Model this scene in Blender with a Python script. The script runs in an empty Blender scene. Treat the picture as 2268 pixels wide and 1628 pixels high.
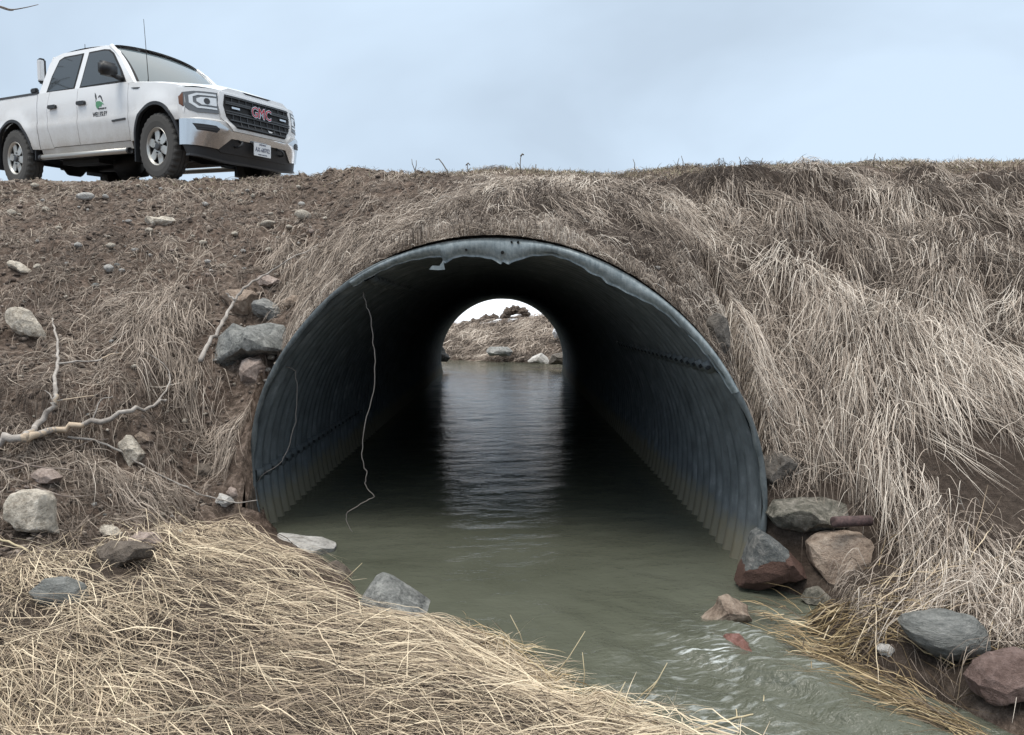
import bpy, bmesh, math, random
import numpy as np
from mathutils import Matrix, Vector
from mathutils.geometry import tessellate_polygon
R_ = math.radians
rng = np.random.default_rng(7)
random.seed(7)
S = bpy.context.scene
COL = S.collection

# ------------------------------------------------------------------ camera, sky, sun, exposure
FPX, PITCH, YAW, CZ = 1640.0, R_(4.1), -0.0055, 1.41      # focal length in units of a 2268 px wide picture
cam_d = bpy.data.cameras.new('camera'); cam = bpy.data.objects.new('camera', cam_d); COL.objects.link(cam)
cam_d.sensor_fit = 'HORIZONTAL'; cam_d.sensor_width = 36; cam_d.lens = FPX / 2268 * 36
cam_d.clip_start = 0.05; cam_d.clip_end = 3000
cam.location = (0, 0, CZ); cam.rotation_euler = (math.pi / 2 - PITCH, 0, YAW)
S.camera = cam
SUN_EL, SUN_AZ = R_(70), R_(215)       # high, soft, behind the camera to the left
W = bpy.data.worlds.new("World"); S.world = W; W.use_nodes = True
wt = W.node_tree; wt.nodes.clear()
def wn(t, **k):
    n = wt.nodes.new(t)
    for a, b in k.items(): setattr(n, a, b)
    return n
L = wt.links.new
bg = wn('ShaderNodeBackground'); wo = wn('ShaderNodeOutputWorld')
sky = wn('ShaderNodeTexSky', sky_type='NISHITA', sun_disc=False, sun_elevation=SUN_EL, sun_rotation=SUN_AZ, air_density=1.0, dust_density=2.0)
tc = wn('ShaderNodeTexCoord'); sp = wn('ShaderNodeSeparateXYZ'); L(tc.outputs['Generated'], sp.inputs[0])
za = wn('ShaderNodeMath', operation='ADD'); L(sp.outputs[2], za.inputs[0]); za.inputs[1].default_value = 0.45
zm = wn('ShaderNodeMath', operation='MAXIMUM'); L(za.outputs[0], zm.inputs[0]); zm.inputs[1].default_value = 0.1
dv = wn('ShaderNodeVectorMath', operation='DIVIDE'); cb = wn('ShaderNodeCombineXYZ')
for i in range(3): L(zm.outputs[0], cb.inputs[i])
L(tc.outputs['Generated'], dv.inputs[0]); L(cb.outputs[0], dv.inputs[1])
mp = wn('ShaderNodeMapping'); mp.inputs['Scale'].default_value = (0.8, 0.9, 0.0); mp.inputs['Location'].default_value = (0.35, 0.9, 0.0)
L(dv.outputs[0], mp.inputs[0])
no = wn('ShaderNodeTexNoise'); no.inputs['Scale'].default_value = 1.5; no.inputs['Detail'].default_value = 5; no.inputs['Roughness'].default_value = 0.5
no.inputs['Distortion'].default_value = 0.4
L(mp.outputs[0], no.inputs['Vector'])
cr = wn('ShaderNodeValToRGB'); e = cr.color_ramp.elements
e[0].position = 0.40; e[0].color = (0.425, 0.513, 0.613, 1); e[1].position = 0.60; e[1].color = (0.525, 0.637, 0.760, 1)
L(no.outputs['Fac'], cr.inputs['Fac'])
mr = wn('ShaderNodeMapRange'); mr.inputs['From Min'].default_value = 0.42; mr.inputs['From Max'].default_value = 0.95
mr.inputs['To Min'].default_value = 10.0; mr.inputs['To Max'].default_value = 24.0
L(sp.outputs[2], mr.inputs['Value'])
vs = wn('ShaderNodeVectorMath', operation='SCALE'); 
zc = wn('ShaderNodeMapRange'); zc.inputs['From Min'].default_value = .45; zc.inputs['From Max'].default_value = .85; L(sp.outputs[2], zc.inputs['Value'])
mz = wn('ShaderNodeMix', data_type='RGBA'); L(zc.outputs[0], mz.inputs['Factor']); L(cr.outputs[0], mz.inputs['A']); mz.inputs['B'].default_value = (.66, .66, .64, 1)
L(mz.outputs['Result'], vs.inputs[0]); L(mr.outputs[0], vs.inputs['Scale'])
mx = wn('ShaderNodeMix', data_type='RGBA'); mx.inputs['Factor'].default_value = 0.93
L(sky.outputs[0], mx.inputs['A']); L(vs.outputs[0], mx.inputs['B'])
L(mx.outputs['Result'], bg.inputs['Color']); bg.inputs['Strength'].default_value = 0.1
L(bg.outputs[0], wo.inputs[0])
sd_ = bpy.data.lights.new('sun', 'SUN'); sd_.energy = 1.5; sd_.angle = R_(25); sd_.color = (1, 0.95, 0.88)
sun = bpy.data.objects.new('sun', sd_); COL.objects.link(sun)
_d = Vector((math.sin(SUN_AZ) * math.cos(SUN_EL), math.cos(SUN_AZ) * math.cos(SUN_EL), math.sin(SUN_EL)))
sun.rotation_euler = _d.to_track_quat('Z', 'Y').to_euler(); sun.location = (0, -5, 30)
S.view_settings.view_transform = 'Standard'; S.view_settings.look = 'None'
S.view_settings.exposure = 0.46; S.view_settings.gamma = 1.0
S.cycles.max_bounces = 8; S.cycles.use_denoising = True

# ------------------------------------------------------------------ materials
def mat(name, col=(.5, .5, .5), rough=.6, metal=0., spec=.5):
    m = bpy.data.materials.new(name); m.use_nodes = True
    b = m.node_tree.nodes['Principled BSDF']
    b.inputs['Base Color'].default_value = (*col, 1); b.inputs['Roughness'].default_value = rough
    b.inputs['Metallic'].default_value = metal; b.inputs['Specular IOR Level'].default_value = spec
    return m
class NT:
    def __init__(s, m): s.t = m.node_tree; s.b = s.t.nodes['Principled BSDF']
    def n(s, t, **k):
        x = s.t.nodes.new(t)
        for a, b in k.items():
            if a.startswith('i_'): x.inputs[a[2:].replace('_', ' ')].default_value = b
            else: setattr(x, a, b)
        return x
    def l(s, a, b): s.t.links.new(a, b)
    def noise(s, vec, scale, detail=4, rough=.55, dist=0.):
        x = s.n('ShaderNodeTexNoise', i_Scale=scale, i_Detail=detail, i_Roughness=rough, i_Distortion=dist)
        if vec is not None: s.l(vec, x.inputs['Vector'])
        return x.outputs['Fac']
    def ramp(s, fac, stops):
        x = s.n('ShaderNodeValToRGB'); el = x.color_ramp.elements
        while len(el) < len(stops): el.new(.5)
        for q, (p, c) in zip(el, stops): q.position = p; q.color = (*c, 1)
        s.l(fac, x.inputs['Fac']); return x.outputs[0]
    def mix(s, f, a, b, bt='MIX'):
        x = s.n('ShaderNodeMix', data_type='RGBA', blend_type=bt)
        for v, k in ((f, 'Factor'), (a, 'A'), (b, 'B')):
            if hasattr(v, 'is_output'): s.l(v, x.inputs[k])
            else: x.inputs[k].default_value = v if k == 'Factor' else (*v, 1)
        return x.outputs['Result']
    def math(s, op, a, b=0.):
        x = s.n('ShaderNodeMath', operation=op)
        for i, v in enumerate((a, b)):
            if hasattr(v, 'is_output'): s.l(v, x.inputs[i])
            else: x.inputs[i].default_value = v
        return x.outputs[0]
    def bump(s, h, strength=.5, dist=.01, nrm=None):
        x = s.n('ShaderNodeBump', i_Strength=strength, i_Distance=dist); s.l(h, x.inputs['Height'])
        if nrm is not None: s.l(nrm, x.inputs['Normal'])
        return x.outputs[0]
    def pos(s): return s.n('ShaderNodeNewGeometry').outputs['Position']
    def obj(s): return s.n('ShaderNodeTexCoord').outputs['Object']
    def attr(s, n): return s.n('ShaderNodeAttribute', attribute_name=n).outputs['Fac']
    def mapv(s, v, scale=(1, 1, 1), rot=(0, 0, 0)):
        x = s.n('ShaderNodeMapping'); x.inputs['Scale'].default_value = scale; x.inputs['Rotation'].default_value = rot
        s.l(v, x.inputs[0]); return x.outputs[0]

def soil_mat():
    m = mat('soil', rough=.95, spec=.2); t = NT(m); p = t.pos()
    a = t.noise(p, 3., 5); b = t.noise(p, 22., 6, .7)
    c = t.ramp(b, [(.28, (.032, .025, .020)), (.5, (.135, .107, .088)), (.68, (.31, .258, .22))])
    c2 = t.ramp(a, [(.35, (.78, .70, .66)), (.65, (1.12, 1.08, 1.05))])
    base = t.mix(1., c, c2, 'MULTIPLY')
    g = t.attr('gravel')
    gv = t.ramp(t.noise(p, 60., 3, .8), [(.3, (.12, .10, .085)), (.7, (.34, .29, .25))])
    base = t.mix(g, base, gv)
    base = t.mix(t.math('MULTIPLY', t.attr('humus_shade'), .75), base, (.038, .029, .023))  # dark humus under the grass, with shade between blades put into the colour
    sn = t.attr('snow'); base = t.mix(sn, base, (.82, .85, .90))
    t.l(base, t.b.inputs['Base Color'])
    h = t.math('ADD', t.math('MULTIPLY', b, 1.), t.math('MULTIPLY', t.noise(p, 70., 4, .7), .45))
    t.l(t.bump(h, .9, .035), t.b.inputs['Normal'])
    return m
def ramp_mat(name, stops, rough=.75, spec=.25):
    m = mat(name, rough=rough, spec=spec); t = NT(m)
    c = t.ramp(t.attr('tone'), stops)
    t.l(c, t.b.inputs['Base Color']); return m
def rock_mat(name, cols, scale=9., vein=None, band=None, rough=.85, lay=(1, 1, 1), low=None, bump=.5):
    m = mat(name, rough=rough, spec=.3); t = NT(m); o = t.obj()
    v = t.mapv(o, lay)
    n1 = t.noise(v, scale, 6, .65, .6); n2 = t.noise(v, scale * 5, 5, .75)
    f = t.math('ADD', t.math('MULTIPLY', n1, .5), t.math('MULTIPLY', n2, .5))
    k = len(cols); c = t.ramp(f, [(.38 + .24 * i / max(1, k - 1), q) for i, q in enumerate(cols)])
    if low is not None:      # another stone in the lower half, along a slanting joint
        sx = t.n('ShaderNodeSeparateXYZ'); t.l(o, sx.inputs[0])
        hh = t.math('ADD', sx.outputs[2], t.math('MULTIPLY', sx.outputs[0], low[2]))
        hh = t.math('ADD', hh, t.math('MULTIPLY', t.math('SUBTRACT', t.noise(o, 7., 4), .5), .10))
        st = t.math('GREATER_THAN', hh, low[1])
        c2 = t.mix(n2, tuple(q * .6 for q in low[0]), tuple(q * 1.4 for q in low[0]))
        c = t.mix(st, c2, c)
    if vein is not None:
        w = t.noise(v, scale * .7, 3, .5, 1.5)
        vv = t.ramp(w, [(.47, (0, 0, 0)), (.5, (1, 1, 1)), (.53, (0, 0, 0))])
        c = t.mix(t.math('MULTIPLY', vv, .6), c, vein)
    t.l(c, t.b.inputs['Base Color'])
    n3_ = t.noise(v, scale * 14, 4, .8)
    t.l(t.bump(t.math('ADD', n1, t.math('ADD', t.math('MULTIPLY', n2, .9), t.math('MULTIPLY', n3_, .5))), min(1., bump * 1.5), .035), t.b.inputs['Normal'])
    return m

# ------------------------------------------------------------------ mesh helpers
def tag(o, label=None, cat=None, group=None, kind=None):
    if label: o['label'] = label
    if cat: o['category'] = cat
    if group: o['group'] = group
    if kind: o['kind'] = kind
    return o
def link(name, me, m=None, parent=None):
    o = bpy.data.objects.new(name, me); COL.objects.link(o)
    if m is not None: me.materials.append(m)
    if parent is not None: o.parent = parent
    return o
def big(name, V, F, m, smooth=True, attrs=None, parent=None):
    """numpy verts (N,3), quads or tris (M,k)"""
    V = np.asarray(V, np.float32); F = np.asarray(F, np.int32); k = F.shape[1]
    me = bpy.data.meshes.new(name)
    me.vertices.add(len(V)); me.vertices.foreach_set('co', V.ravel())
    me.loops.add(F.size); me.loops.foreach_set('vertex_index', F.ravel())
    me.polygons.add(len(F)); me.polygons.foreach_set('loop_start', np.arange(0, F.size, k, dtype=np.int32))
    me.polygons.foreach_set('loop_total', np.full(len(F), k, np.int32))
    if smooth: me.polygons.foreach_set('use_smooth', np.ones(len(F), bool))
    me.update(calc_edges=True)
    for nm, a in (attrs or {}).items():
        at = me.attributes.new(nm, 'FLOAT', 'POINT'); at.data.foreach_set('value', np.asarray(a, np.float32))
    return link(name, me, m, parent)
def pyd(name, V, F, m, parent=None, smooth=False):
    me = bpy.data.meshes.new(name); me.from_pydata([tuple(map(float, v)) for v in V], [], [tuple(map(int, f)) for f in F])
    if smooth: me.polygons.foreach_set('use_smooth', [True] * len(me.polygons))
    me.update(); return link(name, me, m, parent)
def empty(name, loc=(0, 0, 0)):
    o = bpy.data.objects.new(name, None); COL.objects.link(o); o.location = loc; o.empty_display_size = .1; return o
def gridfaces(n, m):
    i, j = np.meshgrid(np.arange(n - 1), np.arange(m - 1), indexing='ij'); a = (i * m + j).ravel()
    return np.c_[a, a + m, a + m + 1, a + 1]
def tube(paths, sides=8):
    """paths: list of (points, radii) -> V, F of tapered round tubes with closed ends"""
    V, F = [], []
    for P, rad in paths:
        P = [Vector(p) for p in P]; base = len(V); n = len(P)
        if not hasattr(rad, '__len__'): rad = [rad] * n
        if len(rad) == 2: rad = [rad[0] + (rad[1] - rad[0]) * i / (n - 1) for i in range(n)]
        up = None
        for i, p in enumerate(P):
            t = (P[min(i + 1, n - 1)] - P[max(i - 1, 0)]).normalized()
            a = t.cross(Vector((0, 0, 1)) if abs(t.z) < .9 else Vector((1, 0, 0))) if up is None else up - t * up.dot(t)
            a.normalize(); up = a; b = t.cross(a)
            for k in range(sides):
                q = 2 * math.pi * k / sides
                V.append(p + (a * math.cos(q) + b * math.sin(q)) * rad[i])
        for i in range(n - 1):
            for k in range(sides):
                F.append((base + i * sides + k, base + i * sides + (k + 1) % sides, base + (i + 1) * sides + (k + 1) % sides, base + (i + 1) * sides + k))
        F.append(tuple(base + k for k in range(sides))[::-1]); F.append(tuple(base + (n - 1) * sides + k for k in range(sides)))
    return V, F
def h2(ix, iy, s):
    n = (ix.astype(np.int64) * 374761393 + iy.astype(np.int64) * 668265263 + s * 1442695041) & 0x7fffffff
    n = ((n ^ (n >> 13)) * 1274126177) & 0x7fffffff
    return ((n ^ (n >> 16)) & 0xffff) / 65535.
def vn(x, y, s=0):
    x = np.asarray(x, float); y = np.asarray(y, float)
    ix, iy = np.floor(x), np.floor(y); fx, fy = x - ix, y - iy
    fx = fx * fx * (3 - 2 * fx); fy = fy * fy * (3 - 2 * fy)
    ix = ix.astype(np.int64); iy = iy.astype(np.int64)
    a, b, c, d = h2(ix, iy, s), h2(ix + 1, iy, s), h2(ix, iy + 1, s), h2(ix + 1, iy + 1, s)
    return (a * (1 - fx) + b * fx) * (1 - fy) + (c * (1 - fx) + d * fx) * fy - .5
def fbm(x, y, f, o=4, s=0, g=.5):
    r = 0; a = 1.
    for i in range(o): r = r + a * vn(np.asarray(x) * f + 17.3 * i, np.asarray(y) * f - 9.1 * i, s + i); f *= 2; a *= g
    return r
def sstep(a, b, x): t = np.clip((x - a) / (b - a), 0, 1); return t * t * (3 - 2 * t)

# picture (2268 x 1628 frame) -> ray in the scene
def ray(u, v):
    cx, cy = (u - 1134) / FPX, (814 - v) / FPX
    c, s = math.cos(PITCH), math.sin(PITCH)
    x, y, z = cx, c + cy * s, -s + cy * c
    cy_, sy_ = math.cos(YAW), math.sin(YAW)
    return np.array([x * cy_ - y * sy_, x * sy_ + y * cy_, z])
def at_z(u, v, z=0.):
    d = ray(u, v); t = (z - CZ) / d[2]; return np.array([d[0] * t, d[1] * t, z])
def at_y(u, v, Y):
    d = ray(u, v); t = Y / d[1]; return np.array([d[0] * t, Y, CZ + d[2] * t])

# ------------------------------------------------------------------ the lie of the land
X0, AZ, PR, RO = -0.143, 0.315, 1.5, 1.548     # culvert: axis x, axis height, radius, outer radius
YF = 18.0
def yrim(x): return 4.30 - 0.28 * (np.asarray(x, float) - X0)
def outer(x): return AZ + np.sqrt(np.maximum(RO ** 2 - (np.asarray(x, float) - X0) ** 2, 0))
LB = [at_z(*p)[:2] for p in [(620, 1185), (740, 1255), (790, 1300), (800, 1340), (950, 1388), (1060, 1402), (1130, 1440), (1165, 1492), (1225, 1528), (1212, 1562), (1300, 1572), (1400, 1600), (1450, 1650)]]
RB = [at_z(*p)[:2] for p in [(1650, 1293), (1830, 1335), (1780, 1385), (1830, 1430), (1880, 1470), (1980, 1515), (2110, 1570), (2268, 1640)]]
WP = np.array([(-1.55, 5.3)] + LB + [(.78, 2.1), (1.1, 1.5), (1.5, .5), (1.7, -1), (4.2, -1), (3.2, .7), (2.5, 1.5)] + RB[::-1] + [(1.28, 4.4), (1.28, 5.3)])
def sdist(x, y):
    """distance to the near water's edge, negative on the water"""
    x = np.asarray(x, float); y = np.asarray(y, float); d = np.full(x.shape, 1e9); ins = np.zeros(x.shape, bool)
    n = len(WP)
    for i in range(n):
        (ax, ay), (bx, by) = WP[i], WP[(i + 1) % n]
        ex, ey = bx - ax, by - ay
        t = np.clip(((x - ax) * ex + (y - ay) * ey) / (ex * ex + ey * ey), 0, 1)
        d = np.minimum(d, np.hypot(x - ax - t * ex, y - ay - t * ey))
        c = (ay > y) != (by > y)
        ins ^= c & (x < (bx - ax) * (y - ay) / (by - ay + 1e-12) + ax)
    return np.where(ins, -d, d)
FAR = [(15.2, 3.0), (17.9, 1.97), (18.3, .9), (19.2, -.3), (21.6, -.3), (22.4, .06), (23.5, .45), (26.5, 1.42), (30, 2.2), (45, 2.3), (95, 2.35)]
COLS = {
 -14: [(0, .45), (3.2, .55), (5, 1.25), (7, 2.1), (10.2, 3.2), (11, 3.35), (14, 3.3)],
 -8: [(0, .42), (3.2, .50), (5, 1.2), (7, 2.08), (9.9, 3.12), (10.3, 3.2), (14, 3.25)],
 -3.6: [(0, .38), (3.2, .42), (3.6, .58), (5, 1.22), (7, 2.12), (9.35, 3.06), (9.8, 3.13), (14, 3.25)],
 -2.4: [(0, .34), (3.3, .34), (3.9, .50), (5, 1.15), (7, 2.15), (9.2, 3.05), (9.6, 3.12), (14, 3.25)],
 -1.85: [(0, .30), (3.3, .30), (4.3, .22), (4.7, .36), (5.3, 1.08), (6, 1.62), (7, 2.2), (9.1, 3.06), (9.5, 3.12), (14, 3.25)],
 -1.0: [(0, .28), (3.2, .25), (4.5, .1), (4.62, 1.60), (5.2, 1.85), (7, 2.46), (9.0, 3.07), (9.4, 3.12), (14, 3.25)],
 0: [(0, .22), (2.6, .18), (4.3, .1), (4.4, 1.86), (5, 2.02), (7, 2.58), (8.9, 3.08), (9.3, 3.12), (14, 3.25)],
 1.0: [(0, .2), (4.0, .1), (4.1, 1.38), (4.6, 1.70), (5.5, 2.08), (7, 2.62), (8.75, 3.09), (9.2, 3.13), (14, 3.25)],
 1.6: [(0, .2), (2.8, .12), (3.7, .2), (4.1, .58), (4.9, 1.36), (5.5, 1.8), (7, 2.55), (8.65, 3.09), (9.1, 3.13), (14, 3.25)],
 2.1: [(0, .2), (2.3, .12), (3.0, .18), (3.5, .34), (4.0, .72), (4.6, 1.26), (5.5, 1.85), (7, 2.6), (8.55, 3.09), (9, 3.13), (14, 3.25)],
 4: [(0, .2), (2.6, .2), (3.3, .36), (4.2, .95), (5.1, 1.6), (6.6, 2.44), (8.25, 3.08), (8.7, 3.14), (14, 3.25)],
 6: [(0, .4), (2.4, .3), (3.2, .46), (4.1, 1.0), (5, 1.56), (6.5, 2.46), (7.95, 3.05), (8.5, 3.12), (14, 3.25)],
 14: [(0, .6), (2, .6), (4, 1.5), (6.5, 2.9), (7, 3.08), (14, 3.25)],
}
DX = .05
TX = np.arange(-14, 14 + DX / 2, DX); TY = np.arange(-2, 60 + DX / 2, DX)
_k = sorted(COLS); _T = np.array([np.interp(TY, *zip(*(COLS[k] + FAR))) for k in _k])
Z = np.array([np.interp(TX, _k, _T[:, j]) for j in range(len(TY))]).T
GX, GY = np.meshgrid(TX, TY, indexing='ij')
# the far stream and bank run at a slant
_sh = np.clip(-0.55 * GX, -2.5, 2.5) * sstep(18.6, 21.5, GY)
Zs = np.array([np.interp(np.clip(TY - _sh[i], 14.1, 59), TY, Z[i]) for i in range(len(TX))])
Z = np.where(GY > 15, Zs, Z)
# smooth in x and y
for _ in range(3):
    Z[1:-1] = (Z[:-2] + 2 * Z[1:-1] + Z[2:]) / 4
ker = np.ones(5) / 5
Zb = np.apply_along_axis(lambda a: np.convolve(np.pad(a, 2, 'edge'), ker, 'valid'), 1, Z); Z = Zb
# truck pose (nose towards the picture's right, a little downhill); the road under it follows
TP, TYAW, TPIT, TROL = np.array([-4.13, 10.636, 3.190]), .5146, .055, -.031
ca, sa, cp, spt = math.cos(TYAW), math.sin(TYAW), math.cos(TPIT), math.sin(TPIT)
hv = np.array([ca * cp, -sa * cp, -spt]); rv = np.array([-sa, -ca, 0.]); uv_ = np.cross(hv, rv); uv_ = uv_ if uv_[2] > 0 else -uv_
r2 = rv * math.cos(TROL) + uv_ * math.sin(TROL); u2 = uv_ * math.cos(TROL) - rv * math.sin(TROL)
TPLANE = TP[2] - (u2[0] * (GX - TP[0]) + u2[1] * (GY - TP[1])) / u2[2] - .012
yc = 8.95 - .1 * GX
w = sstep(.3, .8, GY - yc) * (1 - sstep(13.6, 14.6, GY)) * (1 - sstep(-3.0, -1.2, GX))
Z = Z * (1 - w) + np.clip(TPLANE, 2.9, 3.62) * w
# streambed and banks
SD = np.full(Z.shape, 9.); q = (GX > -4) & (GX < 6) & (GY < 6.5)
SD[q] = sdist(GX[q], GY[q])
front = (GY < yrim(GX) - .02) | (np.abs(GX - X0) > 1.52)
cap = .01 + SD * (np.where(GX < .3, .5, .85) + 9 * np.where(GX > 0, sstep(3.7, 4.8, GY), sstep(4.4, 4.95, GY)))
Z = np.where((SD < 0) & front & (GY < 5), np.maximum(-.03 + SD * 1.1, -.4), np.where(front & (SD > 0), np.minimum(Z, cap), Z))
# roughness of the ground
onroad = sstep(.2, .7, GY - yc) * (1 - sstep(14, 15, GY))
dirt = (1 - sstep(-1.6, .2, GX + .35 * (GY - 5) * 0 - .0)) * sstep(3.0, 3.8, GY)
rgh = (1 - .85 * onroad)
Z += rgh * (SD > .1) * (fbm(GX, GY, .9, 3, 3) * (.06 + .07 * sstep(4.5, 6, GY)) + fbm(GX, GY, 4., 3, 11) * (.03 + .06 * dirt))
FS = .02; FX = np.arange(-9, 7 + FS / 2, FS); FY = np.arange(1., 10.7, FS); fx_, fy_ = np.meshgrid(FX, FY, indexing='ij')
_i = np.clip(((fx_ - TX[0]) / DX).round().astype(int), 0, len(TX) - 1); _j = np.clip(((fy_ - TY[0]) / DX).round().astype(int), 0, len(TY) - 1)
_m = (1 - sstep(-1.4, -.2, fx_)) * sstep(3., 3.8, fy_)
FT = (fbm(fx_, fy_, 9, 3, 31) * .034 + np.abs(fbm(fx_, fy_, 5, 3, 41)) * -.055 + .012) * (.35 + 1.5 * _m)
FT *= np.where((np.abs(fx_ - X0) < RO) & (fy_ < yrim(fx_) + .4), 0, 1) * sstep(.06, .2, SD[_i, _j]) * np.clip(np.minimum.reduce([fx_ + 9, 7 - fx_, fy_ - 1, 10.68 - fy_]) / .3, 0, 1) * (1 - .6 * sstep(.2, .7, fy_ - (8.95 - .1 * fx_)))
def fine_z(x, y):
    a = np.clip((x - FX[0]) / FS, 0, len(FX) - 1.001); b = np.clip((y - FY[0]) / FS, 0, len(FY) - 1.001)
    i = a.astype(int); j = b.astype(int); a = a - i; b = b - j
    return (FT[i, j] * (1 - a) + FT[i + 1, j] * a) * (1 - b) + (FT[i, j + 1] * (1 - a) + FT[i + 1, j + 1] * a) * b
HUM = sstep(.6, 2.0, GX) * sstep(4.2, 5.2, GY) * (1 - sstep(.0, 1.0, GY - (7.5 - .1 * GX)))
Z += HUM * (np.abs(fbm(GX, GY * 1.3, 1.7, 3, 201)) * .38 - .07)
def gz(x, y, raw=False):
    x = np.asarray(x, float); y = np.asarray(y, float)
    fx = np.clip((x - TX[0]) / DX, 0, len(TX) - 1.001); fy = np.clip((y - TY[0]) / DX, 0, len(TY) - 1.001)
    i = fx.astype(int); j = fy.astype(int); a = fx - i; b = fy - j
    z = (Z[i, j] * (1 - a) + Z[i + 1, j] * a) * (1 - b) + (Z[i, j + 1] * (1 - a) + Z[i + 1, j + 1] * a) * b
    if raw: return z
    z = z + fine_z(x, y)
    yr = yrim(x) + .07; o = outer(x); ins = np.abs(x - X0) < RO
    over = ins & (y >= yr) & (y <= YF - .07)
    t = np.minimum(sstep(0, .75, y - yr), sstep(0, .6, YF - .07 - y))
    zo = (o + .012) * (1 - t) + np.maximum(z, o + .07) * t
    und = (np.abs(x - X0) < 1.505) & (y < yr) & (y > yr - .25)
    und |= ins & (y > YF - .07) & (y < 20.5) | ((np.abs(x - X0) < RO + .5) & (y > YF + .3) & (y < 20.5))
    return np.where(over, zo, np.where(und, np.minimum(z, -.25), z))
def grad(x, y, e=.08):
    return (gz(x + e, y, True) - gz(x - e, y, True)) / (2 * e), (gz(x, y + e, True) - gz(x, y - e, True)) / (2 * e)
def hit(u, v):
    """where the sight line through a picture point meets the ground or the water"""
    d = ray(u, v); t = np.linspace(1.2, 60, 6000); X, Y, ZZ = d[0] * t, d[1] * t, CZ + d[2] * t
    b = (ZZ < gz(X, Y)) | (ZZ < 0)
    k = int(np.argmax(b)) if b.any() else 900
    return np.array([X[k], Y[k], max(ZZ[k], 0)])

def axis(parts):
    r = []
    for a, b, s in parts: r.append(np.arange(a, b - 1e-6, s))
    return np.concatenate(r + [[parts[-1][1]]])
xs = axis([(-400, -60, 40), (-60, -14, 4), (-14, -7, .12), (-7, -4.6, .05), (-4.6, 3.4, .03), (3.4, 6.4, .06), (6.4, 14, .3), (14, 60, 4), (60, 400, 40)])
ys = axis([(-200, -20, 20), (-20, .6, .5), (.6, 6.6, .03), (6.6, 10.6, .045), (10.6, 14, .12), (14, 30, .1), (30, 60, 1.), (60, 600, 30)])
gx, gy = np.meshgrid(xs, ys, indexing='ij')
gzz = gz(gx, gy)
ins_ = (np.abs(gx - X0) < RO); over = ins_ & (gy >= yrim(gx) + .07) & (gy <= YF - .07)
gzz += (gy > 20) * (gy < 40) * (fbm(gx, gy, 1.6, 3, 5) * .18)
far_ = np.hypot(gx, gy - 10) > 70
gzz = np.where(far_, np.minimum(gzz, 2.6), gzz)
grav = sstep(.1, .5, gy - (8.95 - .1 * gx)) * (1 - sstep(14.5, 15.5, gy))
snow = sstep(1.24, 1.30, gzz - .10 * np.clip(gx, -2, 2) + fbm(gx, gy, 1.3, 3, 61) * .25) * (gy > 22) * (gy < 60)
hum_shade = np.maximum(sstep(-1.2, .4, gx) * (gy > 2.5) * (gy < 7.9 - .1 * gx), (gzz > .05) * (gy < 3.6) * (gy > .5) * 1.) * (gy < 12)
F = gridfaces(len(xs), len(ys))
und = (np.abs(gx - X0) < 1.505) & (gy < yrim(gx) + .07) | (ins_ & (gy > YF - .07))
o_, u_ = over.ravel()[F], und.ravel()[F]
zf = gzz.ravel()[F]
kill = o_.any(1) & u_.any(1)
kill |= u_.any(1) & (zf.max(1) > .25) & (np.abs(gx.ravel()[F] - X0).max(1) < 1.50) & (gy.ravel()[F].max(1) > 3.6) & (gy.ravel()[F].max(1) < 19)
M_SOIL = soil_mat()
ground = big('ground', np.c_[gx.ravel(), gy.ravel(), gzz.ravel()], F[~kill], M_SOIL, True, {'gravel': grav.ravel(), 'snow': snow.ravel(), 'humus_shade': hum_shade.ravel()})
tag(ground, kind='structure')

# ------------------------------------------------------------------ water
wx = axis([(-9, -2.2, .3), (-2.2, 3.6, .022), (3.6, 9, .3)]); wy = axis([(-1, 1.2, .1), (1.2, 5.2, .022), (5.2, 18, .06), (18, 34, .4)])
ax_, ay_ = np.meshgrid(wx, wy, indexing='ij')
def flow_noise(x, y, ang, fa, fb, s, o=3):
    c, s_ = math.cos(ang), math.sin(ang)
    return fbm((x * c + y * s_) * fa / fb, (-x * s_ + y * c), fb, o, s)
rif = sstep(-.05, .75, ax_ + .15 * (3 - ay_)) * (1 - sstep(2.7, 3.7, ay_))   # faster, rougher water down stream
rif = np.maximum(rif, .9 * np.exp(-((ax_ - 1.05) ** 2 + (ay_ - 3.05) ** 2) / .35))
hw_ = fbm(ax_, ay_ * 1.5, 2.2, 2, 71) * .006
hw_ += flow_noise(ax_, ay_, -.72, 3.0, 10., 75, 2) * .078 * rif
hw_ += flow_noise(ax_, ay_, -.35, 3., 6., 78, 2) * .030 * rif
hw_ += flow_noise(ax_, ay_, .15, 3., 8., 79, 2) * .006 * (1 - rif)
hw_ *= (np.abs(ax_) < 5)
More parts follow.
